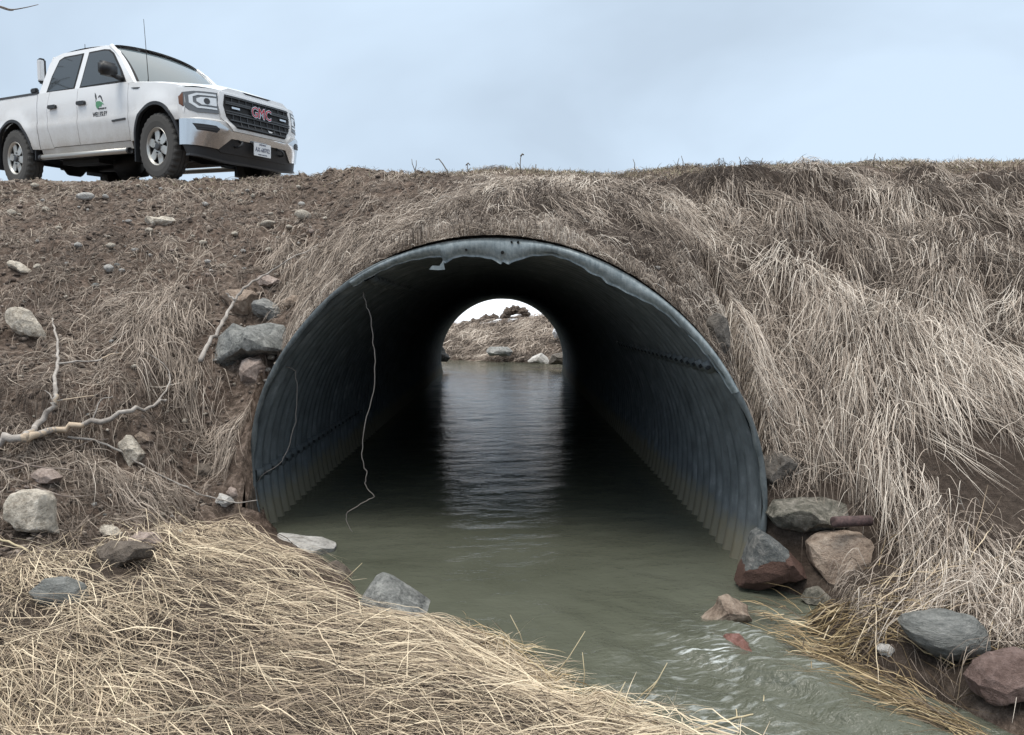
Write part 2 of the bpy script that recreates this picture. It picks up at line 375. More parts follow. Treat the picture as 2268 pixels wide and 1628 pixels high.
def water_mat():
    m = mat('water', (.05, .055, .028), .06, 0., .5); t = NT(m); p = t.pos(); t.b.inputs['IOR'].default_value = 1.33
    n1 = t.noise(t.mapv(p, (.55, 1., 1.), (0, 0, .12)), 9., 4, .6, .5)
    n2 = t.noise(t.mapv(p, (1., 1.4, 1.), (0, 0, -.3)), 30., 3, .6)
    h = t.math('ADD', n1, t.math('MULTIPLY', n2, .35))
    bm_ = t.n('ShaderNodeBump', i_Distance=.045); t.l(h, bm_.inputs['Height']); t.l(bm_.outputs[0], t.b.inputs['Normal'])
    t.l(t.math('ADD', .165, t.math('MULTIPLY', t.attr('rough_water'), .6)), bm_.inputs['Strength'])
    c = t.ramp(t.noise(p, 1.1, 4), [(.3, (.076, .081, .060)), (.7, (.108, .114, .088))])
    fn_ = t.noise(t.mapv(p, (9., 42., 1.), (0, 0, .72)), 1., 4, .65, .6)
    fr_ = t.n('ShaderNodeMapRange'); fr_.inputs['From Min'].default_value = .53; fr_.inputs['From Max'].default_value = .68; t.l(fn_, fr_.inputs['Value'])
    f = t.math('MULTIPLY', t.attr('foam_glints'), fr_.outputs[0]); t.l(t.mix(f, c, (.62, .66, .66)), t.b.inputs['Base Color'])
    t.l(t.math('ADD', t.math('MULTIPLY', f, .4), .025), t.b.inputs['Roughness'])
    return m
foam_glints = sstep(.3, .9, rif) * np.clip(.35 + 1.4 * fbm(ax_, ay_, 1.6, 2, 95), 0, 1) * .8  # foam streaks, with sky glints on the ripples put into the colour
foam_glints = np.maximum(foam_glints, np.exp(-((ax_ - .84) ** 2 / .02 + (ay_ - 2.98) ** 2 / .01)) * 1.2)
water = big('water', np.c_[ax_.ravel(), ay_.ravel(), hw_.ravel()], gridfaces(len(wx), len(wy)), water_mat(), True, {'foam_glints': foam_glints.ravel(), 'rough_water': rif.ravel()})
tag(water, kind='structure')

# ------------------------------------------------------------------ culvert
def culvert_mat():
    m = mat('galvanised_steel', rough=.5, metal=.2); t = NT(m); p = t.pos()
    n = t.noise(p, 6., 6, .7); n2 = t.noise(t.mapv(p, (1, 4, .6)), 9., 5, .7)
    c = t.ramp(t.math('ADD', t.math('MULTIPLY', n, .5), t.math('MULTIPLY', n2, .5)), [(.32, (.062, .073, .080)), (.55, (.145, .165, .178)), (.72, (.29, .315, .325))])
    z = t.n('ShaderNodeSeparateXYZ'); t.l(p, z.inputs[0])
    zz = t.math('ADD', z.outputs[2], t.math('MULTIPLY', t.math('SUBTRACT', n, .5), .25))
    lo = t.n('ShaderNodeMapRange'); lo.inputs['From Min'].default_value = .24; lo.inputs['From Max'].default_value = .12; t.l(zz, lo.inputs['Value'])
    c = t.mix(t.math('MULTIPLY', lo.outputs[0], .75), c, (.21, .185, .12))      # silt stain above the waterline
    t.l(c, t.b.inputs['Base Color'])
    t.l(t.math('ADD', t.math('MULTIPLY', n, .35), .30), t.b.inputs['Roughness'])
    t.l(t.bump(n2, .15, .01), t.b.inputs['Normal'])
    return m
def bright_steel(nm='sky_lit_zinc', q=1.):
    m = mat(nm, rough=.5, metal=.25); t = NT(m); p = t.pos()
    n = t.noise(p, 30., 5, .7); n2 = t.noise(t.mapv(p, (6, 6, 1)), 9., 4)
    c = t.ramp(t.math('ADD', t.math('MULTIPLY', n, .5), t.math('MULTIPLY', n2, .5)), [(.36, (.15 * q, .185 * q, .20 * q)), (.62, (.33 * q, .37 * q, .38 * q))])
    t.l(c, t.b.inputs['Base Color']); t.l(t.bump(n, .3, .008), t.b.inputs['Normal']); return m
M_CUL, M_ZINC, M_RIM, M_BLACK = culvert_mat(), bright_steel(), bright_steel('dull_zinc', .42), mat('black_void', (.004, .004, .004), .9)  # lip steel paler than the rest: sky light on it put into its colour
culv = empty('culvert', (X0, 4.3, 0)); tag(culv, 'round corrugated steel culvert pipe under the road with a torn upper rim', 'culvert')
def cul(name, V, F, m, parent=culv, smooth=True):
    V = np.asarray(V, float) - np.array([X0, 4.3, 0]); return big(name, V, F, m, smooth, None, parent)
th = np.radians(np.linspace(-32, 212, 150)); yj = np.arange(3.7, YF + .001, .019)
TT, YY = np.meshgrid(th, yj, indexing='ij')
dent = lambda t: .012 * np.sin(3 * t + .5) + .01 * np.sin(7 * t)
def rimy(t): return yrim(X0 + PR * np.cos(t)) + .012 * np.sin(9 * t) + .02 * np.sin(4 * t + 1)
YR = rimy(TT); YC = np.maximum(YY, YR)
amp = .029 * np.clip((YC - YR) / .12, .15, 1)
RR = PR + amp * np.sin(2 * np.pi * YC / .152) + dent(TT) * np.exp(-(YC - YR) / .6)
cul('corrugated_barrel', np.c_[(X0 + RR * np.cos(TT)).ravel(), YC.ravel(), (AZ + RR * np.sin(TT)).ravel()], gridfaces(len(th), len(yj))[:, ::-1], M_CUL)
# outer skin near the mouth and the cut rim
def ringstrip(rows):
    V = []; n = len(rows[0])
    for r in rows: V.append(r)
    return np.concatenate(V), gridfaces(len(rows), n)
P = lambda r, t, y: np.c_[X0 + r * np.cos(t), y, AZ + r * np.sin(t)]
r0 = PR + dent(th); yr = rimy(th)
rag = .004 * np.sin(40 * th) + .003 * np.sin(23 * th)
V, F = ringstrip([P(r0 - .004 + rag, th, yr + .004), P(r0 - .002 + rag, th, yr - .004), P(r0 + .024, th, yr - .005), P(r0 + .030, th, yr + .004), P(r0 + .030, th, yr + .06), P(np.full_like(th, RO), th, yr + .10), P(np.full_like(th, RO), th, yr + .9)])
cul('rim', V, F, M_RIM)
Vf, Ff = ringstrip([P(r0 - .01, th, np.full_like(th, YF)), P(np.full_like(th, RO), th, np.full_like(th, YF)), P(np.full_like(th, RO), th, np.full_like(th, YF - .9))])
cul('far_rim', Vf, Ff, M_CUL)
# torn, folded-down lip along the crown: depth in mm of the pale band read along the arch
lipc = [(120, 8), (300, 12), (450, 16), (600, 30), (690, 40), (722, 46), (733, 88), (760, 84), (800, 64), (900, 62), (1000, 74), (1080, 84), (1130, 108), (1150, 112), (1165, 94), (1185, 104), (1205, 112), (1240, 96), (1300, 72), (1370, 48), (1430, 34), (1500, 22), (1600, 24), (1700, 32), (1760, 48), (1850, 46), (1900, 58), (1980, 54), (2080, 48), (2180, 30), (2268, 18), (2500, 13), (2750, 4)]
tt, dp = [], []
for c, d in lipc:
    u = (840 + .3616 * c) / 1.1287; x = 0.
    for _ in range(8): x = (u - 1125) / FPX * float(yrim(x))
    tt.append(math.acos(max(-.99, min(.99, (x - X0) / PR)))); dp.append(d / 1000.)
tt, dp = np.array(tt)[::-1], np.array(dp)[::-1]
tl = np.linspace(tt[0], tt[-1], 260); dl = np.interp(tl, tt, dp) + .002 * np.sin(90 * tl)
rows = []
for k in range(7):
    s = k / 6.
    rows.append(P(PR + .034 - (dl + .034) * s * 1.0, tl, rimy(tl) - .012 - .012 * np.sin(s * math.pi) + s * s * .03 + .006 * np.sin(25 * tl) * s))
Vl, Fl = ringstrip(rows); Vb = Vl + np.array([0, .005, 0])
nl = len(Vl); m_ = len(tl); a = np.arange(m_ - 1)
edge = np.r_[np.c_[a + nl - m_, a + nl - m_ + 1, a + 2 * nl - m_ + 1, a + 2 * nl - m_], np.c_[a + 1, a, a + nl, a + nl + 1]]
lip = cul('torn_lip', np.r_[Vl, Vb], np.r_[Fl, Fl[:, ::-1] + nl, edge], M_ZINC)
def onlip(c, d):
    u = (840 + .3616 * c) / 1.1287; x = 0.
    for _ in range(8): x = (u - 1125) / FPX * float(yrim(x))
    t = math.acos((x - X0) / PR); r = PR + .03 - d; return np.array([X0 + r * math.cos(t), float(rimy(t)) - .034, AZ + r * math.sin(t)])
for c, d, r in ((1155, .078, .0095), (900, .058, .007), (1212, .016, .006), (1255, .014, .007)):
    c0 = onlip(c, d); an = np.linspace(0, 2 * np.pi, 15)[:-1]
    ri = np.c_[c0[0] + r * np.cos(an), np.full(14, c0[1]), c0[2] + r * np.sin(an)]
    rb = ri + np.array([0, .02, 0]); VV = np.r_[ri, rb] - np.array([X0, 4.3, 0])
    pyd('bolt_hole', VV, [tuple(range(14))[::-1]] + [(i, (i + 1) % 14, 14 + (i + 1) % 14, 14 + i) for i in range(14)], M_BLACK, culv)
# the flap torn loose at the left end of the lip
fl = [onlip(733, .10), onlip(733, .155), onlip(680, .150), onlip(622, .135), onlip(650, .118), onlip(700, .128)]
fl = np.array(fl); VV = np.r_[fl, fl + np.array([0, .006, 0])] - np.array([X0, 4.3, 0])
pyd('torn_flap', VV, [tuple(range(6)), tuple(range(11, 5, -1))] + [(i, (i + 1) % 6, 6 + (i + 1) % 6, 6 + i) for i in range(6)], M_ZINC, culv)
# lengthwise plate joints with their bolts
def seam(tdeg, n, wid=.07):
    t0 = R_(tdeg); V, F = [], []
    yy = np.arange(float(rimy(t0)) + .02, float(rimy(t0)) + .02 + n * .152, .019)
    ts = t0 + np.array([-wid, -wid, wid, wid]) / PR / 2
    rows = []
    for t, lift in zip(ts, (0.002, .014, .014, .002)):
        am = .025 * np.clip((yy - rimy(t)) / .12, .15, 1)
        r = PR + am * np.sin(2 * np.pi * yy / .152) - lift
        rows.append(np.c_[X0 + r * np.cos(t), yy, AZ + r * np.sin(t)])
    V, F = ringstrip(rows)
    sm_ = cul('plate_seam', V, F[:, ::-1], M_CUL)
    t = t0; inn = Vector((-math.cos(t), 0, -math.sin(t))); tg = Vector((-math.sin(t), 0, math.cos(t)))
    VB = []
    for i in range(6):
        a = i * math.pi / 3; o = (tg * math.cos(a) + Vector((0, 1, 0)) * math.sin(a)) * .013; VB += [o - inn * .012, o * .8 + inn * .014]
    FB = [(2 * i, 2 * ((i + 1) % 6), 2 * ((i + 1) % 6) + 1, 2 * i + 1) for i in range(6)] + [tuple(2 * i + 1 for i in range(6))]
    b0_ = None
    for k in range(n):
        y = float(rimy(t0)) + .10 + k * .152; r = PR + .025 * math.sin(2 * math.pi * y / .152) - .016
        if b0_ is None: o = b0_ = pyd('bolt', VB, FB, M_BOLT, sm_)
        else: o = b0_.copy(); COL.objects.link(o); o.parent = sm_
        o.location = (r * math.cos(t), y - 4.3, AZ + r * math.sin(t))
M_BOLT = mat('dull_bolt', (.03, .035, .04), .6, .4)
seam(33, 22); seam(178, 22); seam(118, 20)

# ------------------------------------------------------------------ stones
_ico = {}
def ico(n):
    if n not in _ico:
        b = bmesh.new(); bmesh.ops.create_icosphere(b, subdivisions=n, radius=1)
        b.verts.ensure_lookup_table()
        _ico[n] = (np.array([v.co[:] for v in b.verts]), np.array([[v.index for v in f.verts] for f in b.faces])); b.free()
    return _ico[n]
def n3(V, f, s): return (vn(V[:, 0] * f + V[:, 2] * .7 * f, V[:, 1] * f + s, s) + vn(V[:, 1] * f + 5.1, V[:, 2] * f + s, s + 5) + vn(V[:, 2] * f - 3, V[:, 0] * f + V[:, 1] * .6 * f, s + 9)) / 1.5
def rockverts(sub, seed, cuts=9, cut=(.62, .92), rough=.10):
    r = np.random.default_rng(seed); V, F = ico(sub); V = V.copy()
    for _ in range(cuts):
        n = r.normal(size=3); n /= np.linalg.norm(n); o = r.uniform(*cut)
        V -= np.maximum(V @ n - o, 0)[:, None] * n
    V *= (1 + rough * n3(V, 1.7, seed) + rough * .5 * n3(V, 4., seed + 3) + rough * .25 * n3(V, 9., seed + 7))[:, None]
    return V, F
STONES = []
def stone(name, label, poly, m, seed, cat='stone', depth=.8, sub=5, cuts=9, rough=.08, sink=0., Y=None, group=None, base=None, cover=.10):
    """a stone whose outline from the road side is poly (picture points); placed where its foot meets the ground, given its real depth"""
    poly = np.array(poly, float); u0, v0 = poly.min(0); u1, v1 = poly.max(0)
    if Y is None:
        h = hit(*(base or ((u0 + u1) / 2, v1 - 3))); Y = h[1]
    pts = np.array([at_y(u, v, Y) for u, v in poly]); P2 = pts[:, [0, 2]]; c = (P2.min(0) + P2.max(0)) / 2
    P2 = P2 - c; P2[:, 1] *= 1
    w, h_ = np.ptp(P2[:, 0]), np.ptp(P2[:, 1])
    V, F = ico(sub); V = V.copy(); an = np.arctan2(P2[:, 1], P2[:, 0]); k = 400; aa = np.linspace(-np.pi, np.pi, k)
    rad = np.zeros(k)
    n = len(P2)
    for q, a in enumerate(aa):          # distance from the middle to the outline along each direction
        d = np.array([math.cos(a), math.sin(a)]); best = 0
        for i in range(n):
            A, B = P2[i], P2[(i + 1) % n]; e = B - A; den = d[0] * e[1] - d[1] * e[0]
            if abs(den) < 1e-9: continue
            t = (A[0] * e[1] - A[1] * e[0]) / den; s = (A[0] * d[1] - A[1] * d[0]) / den
            if t > 0 and -1e-6 <= s <= 1 + 1e-6: best = max(best, t)
        rad[q] = best
    a = np.arctan2(V[:, 2], V[:, 0]); rr = np.hypot(V[:, 0], V[:, 2]); s = np.interp(a, aa, rad)
    big_ = np.clip(rr * 1.18, 0, 1) ** .92 if cuts > 3 else rr
    U = np.c_[np.cos(a) * big_, V[:, 1], np.sin(a) * big_]
    rq = np.random.default_rng(seed)
    for _ in range(cuts):
        nn = rq.normal(size=3); nn[1] = -abs(nn[1]) * 1.1 - .25; nn /= np.linalg.norm(nn); o_ = rq.uniform(.60, .86)
        U -= np.maximum(U @ nn - o_, 0)[:, None] * nn
    for nn, o_ in (((0, -.75, .66), .80), ((0, -1., -.1), .72)) if cuts > 3 else ():
        nn = np.array(nn) / np.linalg.norm(nn); U -= np.maximum(U @ nn - o_, 0)[:, None] * nn
    U *= (1 + rough * .8 * n3(U, 2.1, seed) + rough * .5 * n3(U, 5., seed + 3) + rough * .3 * n3(U, 12., seed + 7))[:, None]
    V = np.c_[U[:, 0] * s, U[:, 1] * depth * max(min(w, h_ * 1.6), h_ * .7) / 2 * 1.1, U[:, 2] * s]
    for ax_i, ext in ((0, w), (2, h_)):
        V[:, ax_i] = (V[:, ax_i] - V[:, ax_i].min()) / np.ptp(V[:, ax_i]) * ext - ext / 2
    dy = depth * max(min(w, h_ * 1.6), h_ * .7) / 2 * .35
    V[:, 2] -= sink
    foot = V[:, 2].min()
    loc = np.array([c[0], Y + dy, c[1] + foot]); V[:, 2] -= foot
    STONES.append((loc[0], loc[1], w / 2, V[:, 1].max(), loc[2] + np.ptp(V[:, 2]), cover))
    o = big(name, V, F, m, False, None); o.location = loc
    o.data.polygons.foreach_set('use_smooth', np.ones(len(F), bool))
    try: o.data.set_sharp_from_angle(angle=R_(24))
    except Exception: pass
    return tag(o, label, cat, group)
M_PALE = rock_mat('pale_limestone', [(.27, .23, .185), (.60, .54, .455), (.80, .74, .645)], 7)
M_WHITE = rock_mat('white_stone', [(.30, .285, .265), (.58, .56, .53), (.76, .74, .71)], 9)
M_GREY = rock_mat('grey_granite', [(.085, .09, .088), (.24, .245, .235), (.42, .42, .40)], 11)
M_GREYW = rock_mat('grey_white_gneiss', [(.12, .12, .12), (.26, .26, .25), (.50, .49, .46)], 7, lay=(1, 1, 3))
M_PINK = rock_mat('pink_granite', [(.24, .185, .16), (.43, .345, .30), (.58, .49, .44)], 11)
M_TAN = rock_mat('tan_stone', [(.16, .115, .088), (.38, .295, .232), (.56, .455, .37)], 6, bump=.9)
M_DARK = rock_mat('dark_stone', [(.022, .024, .026), (.05, .053, .056), (.09, .09, .09)], 9)
M_MUD = rock_mat('muddy_stone', [(.09, .072, .058), (.17, .14, .115), (.25, .21, .175)], 8)
M_TWO = rock_mat('grey_and_red_granite', [(.07, .075, .075), (.17, .18, .178), (.34, .33, .31)], 8, low=((.15, .088, .070), .205, -.42), bump=.8)
M_MOT = rock_mat('mottled_stone', [(.07, .07, .055), (.22, .205, .17), (.44, .40, .35)], 6, bump=.8)
M_RIV = rock_mat('layered_grey_stone', [(.10, .105, .10), (.19, .195, .185), (.30, .30, .285)], 7, lay=(1, 1, 5), rough=.6)
M_RED = rock_mat('red_brown_stone', [(.10, .065, .055), (.18, .125, .11), (.26, .19, .17)], 7)
M_REDW = rock_mat('wet_red_stone', [(.10, .055, .045), (.22, .11, .09), (.32, .19, .17)], 7, rough=.25)
M_BRN = rock_mat('brown_grey_stone', [(.07, .062, .055), (.15, .135, .12), (.25, .225, .20)], 6)
M_CLODF = rock_mat('dark_earth', [(.05, .038, .03), (.13, .10, .08), (.24, .195, .16)], 5)
st = stone
st('flat_stone', 'white flat-topped stone slab in the water at the left foot of the culvert', [(577, 1208), (600, 1199), (700, 1209), (734, 1222), (731, 1246), (690, 1255), (672, 1262), (640, 1268), (600, 1240), (580, 1232)], M_WHITE, 21, depth=1.2, rough=.05, Y=4.28)
st('boulder', 'grey triangular boulder standing at the water edge beside the foreground straw', [(775, 1378), (790, 1345), (822, 1296), (835, 1291), (852, 1296), (905, 1330), (950, 1362), (972, 1390), (880, 1392), (790, 1388)], M_GREY, 22, depth=.9, rough=.05, Y=3.42)
st('stone', 'mud-stained stone half under straw between the white slab and the triangular boulder', [(690, 1290), (715, 1258), (735, 1253), (760, 1268), (790, 1300), (798, 1322), (770, 1326), (720, 1320)], M_MUD, 23, Y=3.85, cover=.4)
st('stone', 'reddish stone barely showing above the water behind the triangular boulder', [(815, 1300), (835, 1278), (862, 1273), (885, 1281), (897, 1296), (880, 1305)], M_REDW, 24, Y=3.95)
st('block_stone', 'pale squarish block of stone near the left edge above the straw', [(10, 1150), (14, 1110), (22, 1093), (60, 1090), (94, 1096), (104, 1112), (104, 1160), (110, 1190), (60, 1194), (30, 1184)], M_PALE, 25, depth=.8, rough=.05)
st('stone', 'cream weathered stone set in the dirt above the fallen branch at the left edge', [(10, 700), (14, 685), (30, 679), (50, 688), (62, 706), (82, 738), (84, 752), (50, 750), (20, 732)], M_PALE, 26)
st('stone', 'pale slanted slab in the dirt at the far left below the truck', [(8, 580), (16, 575), (35, 580), (60, 600), (62, 606), (45, 606), (20, 594)], M_PALE, 27, sub=4)
st('flat_stone', 'cream flat stone lying alone on the dirt below the truck front wheel', [(312, 486), (325, 478), (350, 477), (378, 481), (387, 489), (370, 501), (340, 502), (322, 497)], M_PALE, 28, sub=4)
st('boulder', 'pinkish tan boulder under the leaning stick left of the culvert', [(481, 658), (490, 646), (520, 638), (550, 643), (563, 653), (558, 680), (545, 698), (520, 700), (500, 690)], M_TAN, 29)
st('boulder', 'grey and white jagged boulder wedged above the largest grey boulder', [(553, 690), (566, 665), (580, 659), (605, 672), (626, 698), (632, 714), (600, 712), (560, 708)], M_GREYW, 30, rough=.12)
st('boulder', 'largest grey boulder in the pile left of the culvert', [(458, 800), (470, 745), (490, 716), (520, 728), (580, 715), (612, 722), (626, 745), (628, 778), (600, 790), (540, 792), (500, 818), (470, 820)], M_GREY, 31, rough=.06)
st('boulder', 'pinkish rounded boulder below the largest grey boulder', [(524, 830), (528, 800), (545, 792), (570, 796), (582, 815), (578, 848), (550, 856), (530, 850)], M_PINK, 32)
st('stone', 'pink slab behind the leaning stick at the top of the stone pile', [(556, 625), (562, 608), (585, 607), (618, 622), (620, 634), (590, 640), (565, 640)], M_PINK, 33, sub=4)
st('stone', 'small tan peaked stone at the right of the stone pile', [(625, 670), (645, 653), (655, 654), (668, 672), (655, 684), (635, 682)], M_TAN, 34, sub=4)
st('stone', 'pale pitted stone on the dirt crossed by a long twig', [(253, 978), (268, 966), (290, 976), (316, 1010), (314, 1028), (292, 1036), (272, 1022)], M_PALE, 35, rough=.12)
st('stone', 'small buff stone just above the pale pitted stone', [(290, 965), (305, 955), (322, 964), (330, 976), (310, 982)], M_TAN, 36, sub=4)
st('stone', 'speckled pale stone below the fallen branch near the left edge', [(64, 1052), (80, 1040), (105, 1042), (127, 1058), (118, 1076), (92, 1074)], M_PINK, 37, sub=4, rough=.12)
st('stone', 'brown flat stone sunk in the dirt left of the culvert mouth', [(415, 1036), (440, 1028), (468, 1038), (475, 1050), (440, 1056), (420, 1050)], M_MUD, 38, sub=4)
st('stone', 'large muddy flat stone bedded in straw on the left bank', [(195, 1225), (230, 1206), (290, 1208), (330, 1222), (325, 1246), (260, 1256), (210, 1250)], M_MUD, 39, cover=.4)
st('stone', 'small tan stone in straw above the muddy flat stone', [(208, 1180), (222, 1166), (250, 1172), (264, 1186), (240, 1196), (218, 1194)], M_PALE, 40, sub=4, cover=.4)
st('stone', 'pink stone in straw right of the muddy flat stone', [(275, 1200), (295, 1183), (330, 1186), (352, 1206), (340, 1218), (300, 1216)], M_PINK, 41, sub=4, cover=.4)
st('stone', 'blue grey stone mostly buried in foreground straw at lower left', [(55, 1318), (80, 1294), (130, 1288), (170, 1306), (182, 1335), (130, 1346), (75, 1338)], M_RIV, 42, cover=.4)
st('pale_stone', 'small pink pebble-like stone by the left foot of the culvert', [(497, 1092), (508, 1080), (522, 1086), (528, 1100), (512, 1106)], M_PINK, 43, sub=4)
st('stone', 'pale stone under the twig end beside the culvert left foot', [(462, 1108), (480, 1096), (500, 1104), (518, 1118), (495, 1124)], M_WHITE, 44, sub=4)
st('soil_clod', 'lump of brown earth packed against the left foot of the culvert', [(512, 1200), (520, 1120), (536, 1078), (552, 1082), (560, 1120), (572, 1175), (566, 1204)], M_CLODF, 45, 'soil clod', Y=4.66, rough=.2, cover=.6)
# right bank
st('boulder', 'two-toned boulder, grey above and red-brown below, at the right foot of the culvert', [(1644, 1310), (1652, 1275), (1682, 1195), (1697, 1186), (1730, 1208), (1775, 1245), (1797, 1268), (1800, 1295), (1778, 1322), (1700, 1326)], M_TWO, 51, depth=.9, rough=.05, Y=3.62)
st('stone', 'small black stone between the two-toned boulder and the tan boulder', [(1735, 1212), (1745, 1196), (1775, 1193), (1798, 1215), (1798, 1240), (1770, 1250), (1745, 1235)], M_DARK, 52, Y=3.85)
st('boulder', 'angular tan and pink boulder leaning under the flat mottled slab', [(1806, 1215), (1830, 1193), (1900, 1190), (1930, 1196), (1948, 1240), (1944, 1280), (1900, 1335), (1868, 1342), (1845, 1310), (1815, 1260)], M_TAN, 53, depth=.9, rough=.07, Y=3.62)
st('flat_stone', 'flat mottled grey slab lying across the two boulders with a rusty pipe end on it', [(1712, 1150), (1730, 1120), (1790, 1116), (1850, 1113), (1888, 1124), (1893, 1165), (1875, 1186), (1790, 1186), (1735, 1178)], M_MOT, 54, depth=1.0, rough=.06, Y=3.78)
st('boulder', 'brown-grey boulder half covered by grass at the culvert right side', [(1688, 1045), (1694, 1018), (1720, 1003), (1760, 1006), (1783, 1022), (1778, 1055), (1745, 1070), (1705, 1068)], M_BRN, 55, cover=.4)
st('boulder', 'dark upright boulder beside the upper right curve of the culvert', [(1566, 745), (1574, 705), (1592, 692), (1612, 705), (1622, 740), (1614, 775), (1598, 794), (1578, 775)], M_DARK if False else M_BRN, 56)
st('stone', 'tan stone rising from the stream near the right bank', [(1560, 1398), (1590, 1375), (1602, 1348), (1622, 1343), (1650, 1354), (1668, 1368), (1664, 1392), (1640, 1402)], M_TAN, 57, Y=3.32, rough=.1, sink=-.03)
st('river_stone', 'smooth grey oval stone with fine layers on the right bank', [(2011, 1395), (2022, 1378), (2060, 1367), (2120, 1364), (2170, 1374), (2195, 1398), (2200, 1430), (2175, 1455), (2120, 1466), (2070, 1452), (2030, 1425)], M_RIV, 58, cuts=0, rough=.10)
st('boulder', 'red-brown blocky stone at the right edge of the picture', [(2170, 1525), (2195, 1490), (2230, 1470), (2290, 1455), (2330, 1500), (2320, 1570), (2240, 1580), (2190, 1560)], M_RED, 59)
st('stone', 'small pale round stone under wet straw left of the grey oval stone', [(1945, 1440), (1955, 1431), (1975, 1432), (1986, 1444), (1972, 1454), (1952, 1452)], M_WHITE, 60, sub=4)
st('stone', 'pale greenish stone low in the water below the tan angular boulder', [(1782, 1335), (1795, 1312), (1822, 1306), (1842, 1325), (1848, 1348), (1815, 1352)], M_MOT, 61, sub=4, Y=3.5)
st('stone', 'wet red stone breaking the surface of the rippling stream', [(1600, 1462), (1618, 1444), (1648, 1440), (1668, 1462), (1715, 1490), (1735, 1508), (1690, 1512), (1630, 1490)], M_REDW, 62, Y=3.0, rough=.14, sink=-.035)
st('stone', 'pale little stone caught in the grass above the upper right of the culvert', [(1447, 592), (1453, 588), (1462, 590), (1464, 597), (1454, 600)], M_WHITE, 63, sub=3)
# far side, seen through the pipe
st('stone', 'pale long stone at the water edge beyond the far end of the culvert', [(1076, 778), (1084, 768), (1125, 768), (1136, 778), (1130, 790), (1084, 788)], M_GREYW, 64, sub=4, Y=21.9)
st('stone', 'pale pointed stone beyond the far right edge of the culvert', [(1168, 802), (1180, 790), (1200, 782), (1214, 792), (1218, 806)], M_WHITE, 65, sub=4, Y=19.6)
st('stone', 'dark rough stone just outside the far right end of the culvert', [(1214, 806), (1222, 786), (1246, 780), (1262, 790), (1262, 812)], M_BRN, 66, sub=4, Y=19.2)
st('stone', 'black stone at the far left end of the culvert waterline', [(962, 800), (966, 772), (980, 768), (996, 792), (990, 802)], M_DARK, 67, sub=4, Y=18.8)
rp_ = random.Random(3)
for i, (u, v, r) in enumerate([(1075, 706, 13), (1093, 701, 10), (1118, 697, 12), (1128, 690, 13), (1142, 684, 12), (1158, 686, 12), (1168, 695, 8), (1052, 712, 12), (1030, 716, 10), (1194, 700, 8)]):
    st('soil_clod', 'dark soil clod along the foot of the snow bank beyond the culvert', [(u + r * a_ * rp_.uniform(.8, 1.5), v + r * b_ * rp_.uniform(.5, 1.1)) for a_, b_ in ((-1, .6), (-.8, -.2), (-.4, -.8), (.1, -.9), (.6, -.7), (.9, -.1), (1, .6), (0, .9))], M_CLODF, 70 + i, 'soil clod', sub=4, rough=.45, Y=26.2, group='soil clods along the snow bank')
stone('snow_patch', 'small patch of snow low at the right of the far bank', [(1224, 738), (1230, 720), (1240, 716), (1250, 735), (1246, 748), (1230, 750)], mat('snow', (.85, .87, .9), .7), 90, 'snow', sub=4, Y=22.6)

# pebbles on the dirt slope: one of each kind, then copies
def inview(P, m=60):
    d = P - np.array([0, 0, CZ]); c, s = math.cos(PITCH), math.sin(PITCH); f = d[1] * c - d[2] * s
    return (1125 + FPX * d[0] / f, 814 - FPX * (d[1] * s + d[2] * c) / f)
PEB = []
for k, (m_, what) in enumerate([(M_PALE, 'cream'), (M_WHITE, 'white'), (M_GREY, 'grey'), (M_PINK, 'pinkish')]):
    V, F = rockverts(3, 200 + k, 5, (.7, .95), .09); V = V * np.array([1, .8, .62])
    V[:, 2] -= V[:, 2].min()
    me = bpy.data.meshes.new('pebble'); me.from_pydata(V.tolist(), [], F.tolist()); me.polygons.foreach_set('use_smooth', [True] * len(F)); me.materials.append(m_); me.update()
    PEB.append((me, what))
seen_peb = [(78, 418, 9), (190, 446, 14), (235, 443, 8), (455, 460, 7), (533, 450, 5), (598, 560, 7), (670, 490, 15), (668, 460, 8), (660, 545, 6), (593, 505, 14), (520, 525, 9), (460, 585, 7), (240, 605, 11), (212, 640, 7), (270, 605, 6), (172, 552, 10), (245, 552, 10), (148, 590, 5), (330, 520, 9), (85, 600, 10), (25, 480, 9), (400, 1185, 6), (360, 1150, 10), (233, 1215, 7), (390, 1085, 5), (410, 940, 7), (60, 1085, 6), (300, 820, 9), (210, 1125, 6), (100, 470, 7), (600, 480, 6), (560, 440, 6), (640, 510, 8), (420, 490, 5), (130, 510, 6), (300, 560, 7), (380, 560, 6), (450, 545, 7), (355, 605, 5), (285, 495, 6), (690, 520, 7), (720, 490, 6), (610, 585, 6), (540, 600, 5), (640, 635, 6), (600, 800, 9), (612, 815, 8), (594, 826, 7), (606, 838, 8), (590, 850, 6), (700, 560, 6)]
spots = [(u, v, r) for u, v, r in seen_peb]
rp = np.random.default_rng(5)
while len(spots) < 190:
    u = rp.uniform(0, 760); v = rp.uniform(415, 1180)
    if u > 560 and v > 640: continue
    if rp.random() > (.95 if v < 650 else .3): continue
    spots.append((u, v, rp.uniform(2.2, 5.5)))
for i, (u, v, r) in enumerate(spots):
    h = hit(u, v); me, what = PEB[rp.choice(4, p=[.52, .28, .08, .12])]
    o = bpy.data.objects.new('pebble', me); COL.objects.link(o)
    s = r * 1.15 * h[1] / FPX; o.scale = (s * rp.uniform(.85, 1.25), s * rp.uniform(.8, 1.1), s * rp.uniform(.8, 1.15)); o.rotation_euler = (rp.uniform(-.3, .3), rp.uniform(-.3, .3), rp.uniform(0, 6.28))
    o.location = (h[0], h[1], h[2] + .008)
    tag(o, f'small {what} pebble lying loose on the brown dirt slope left of the culvert', 'pebble', f'{what} pebbles on the dirt slope')

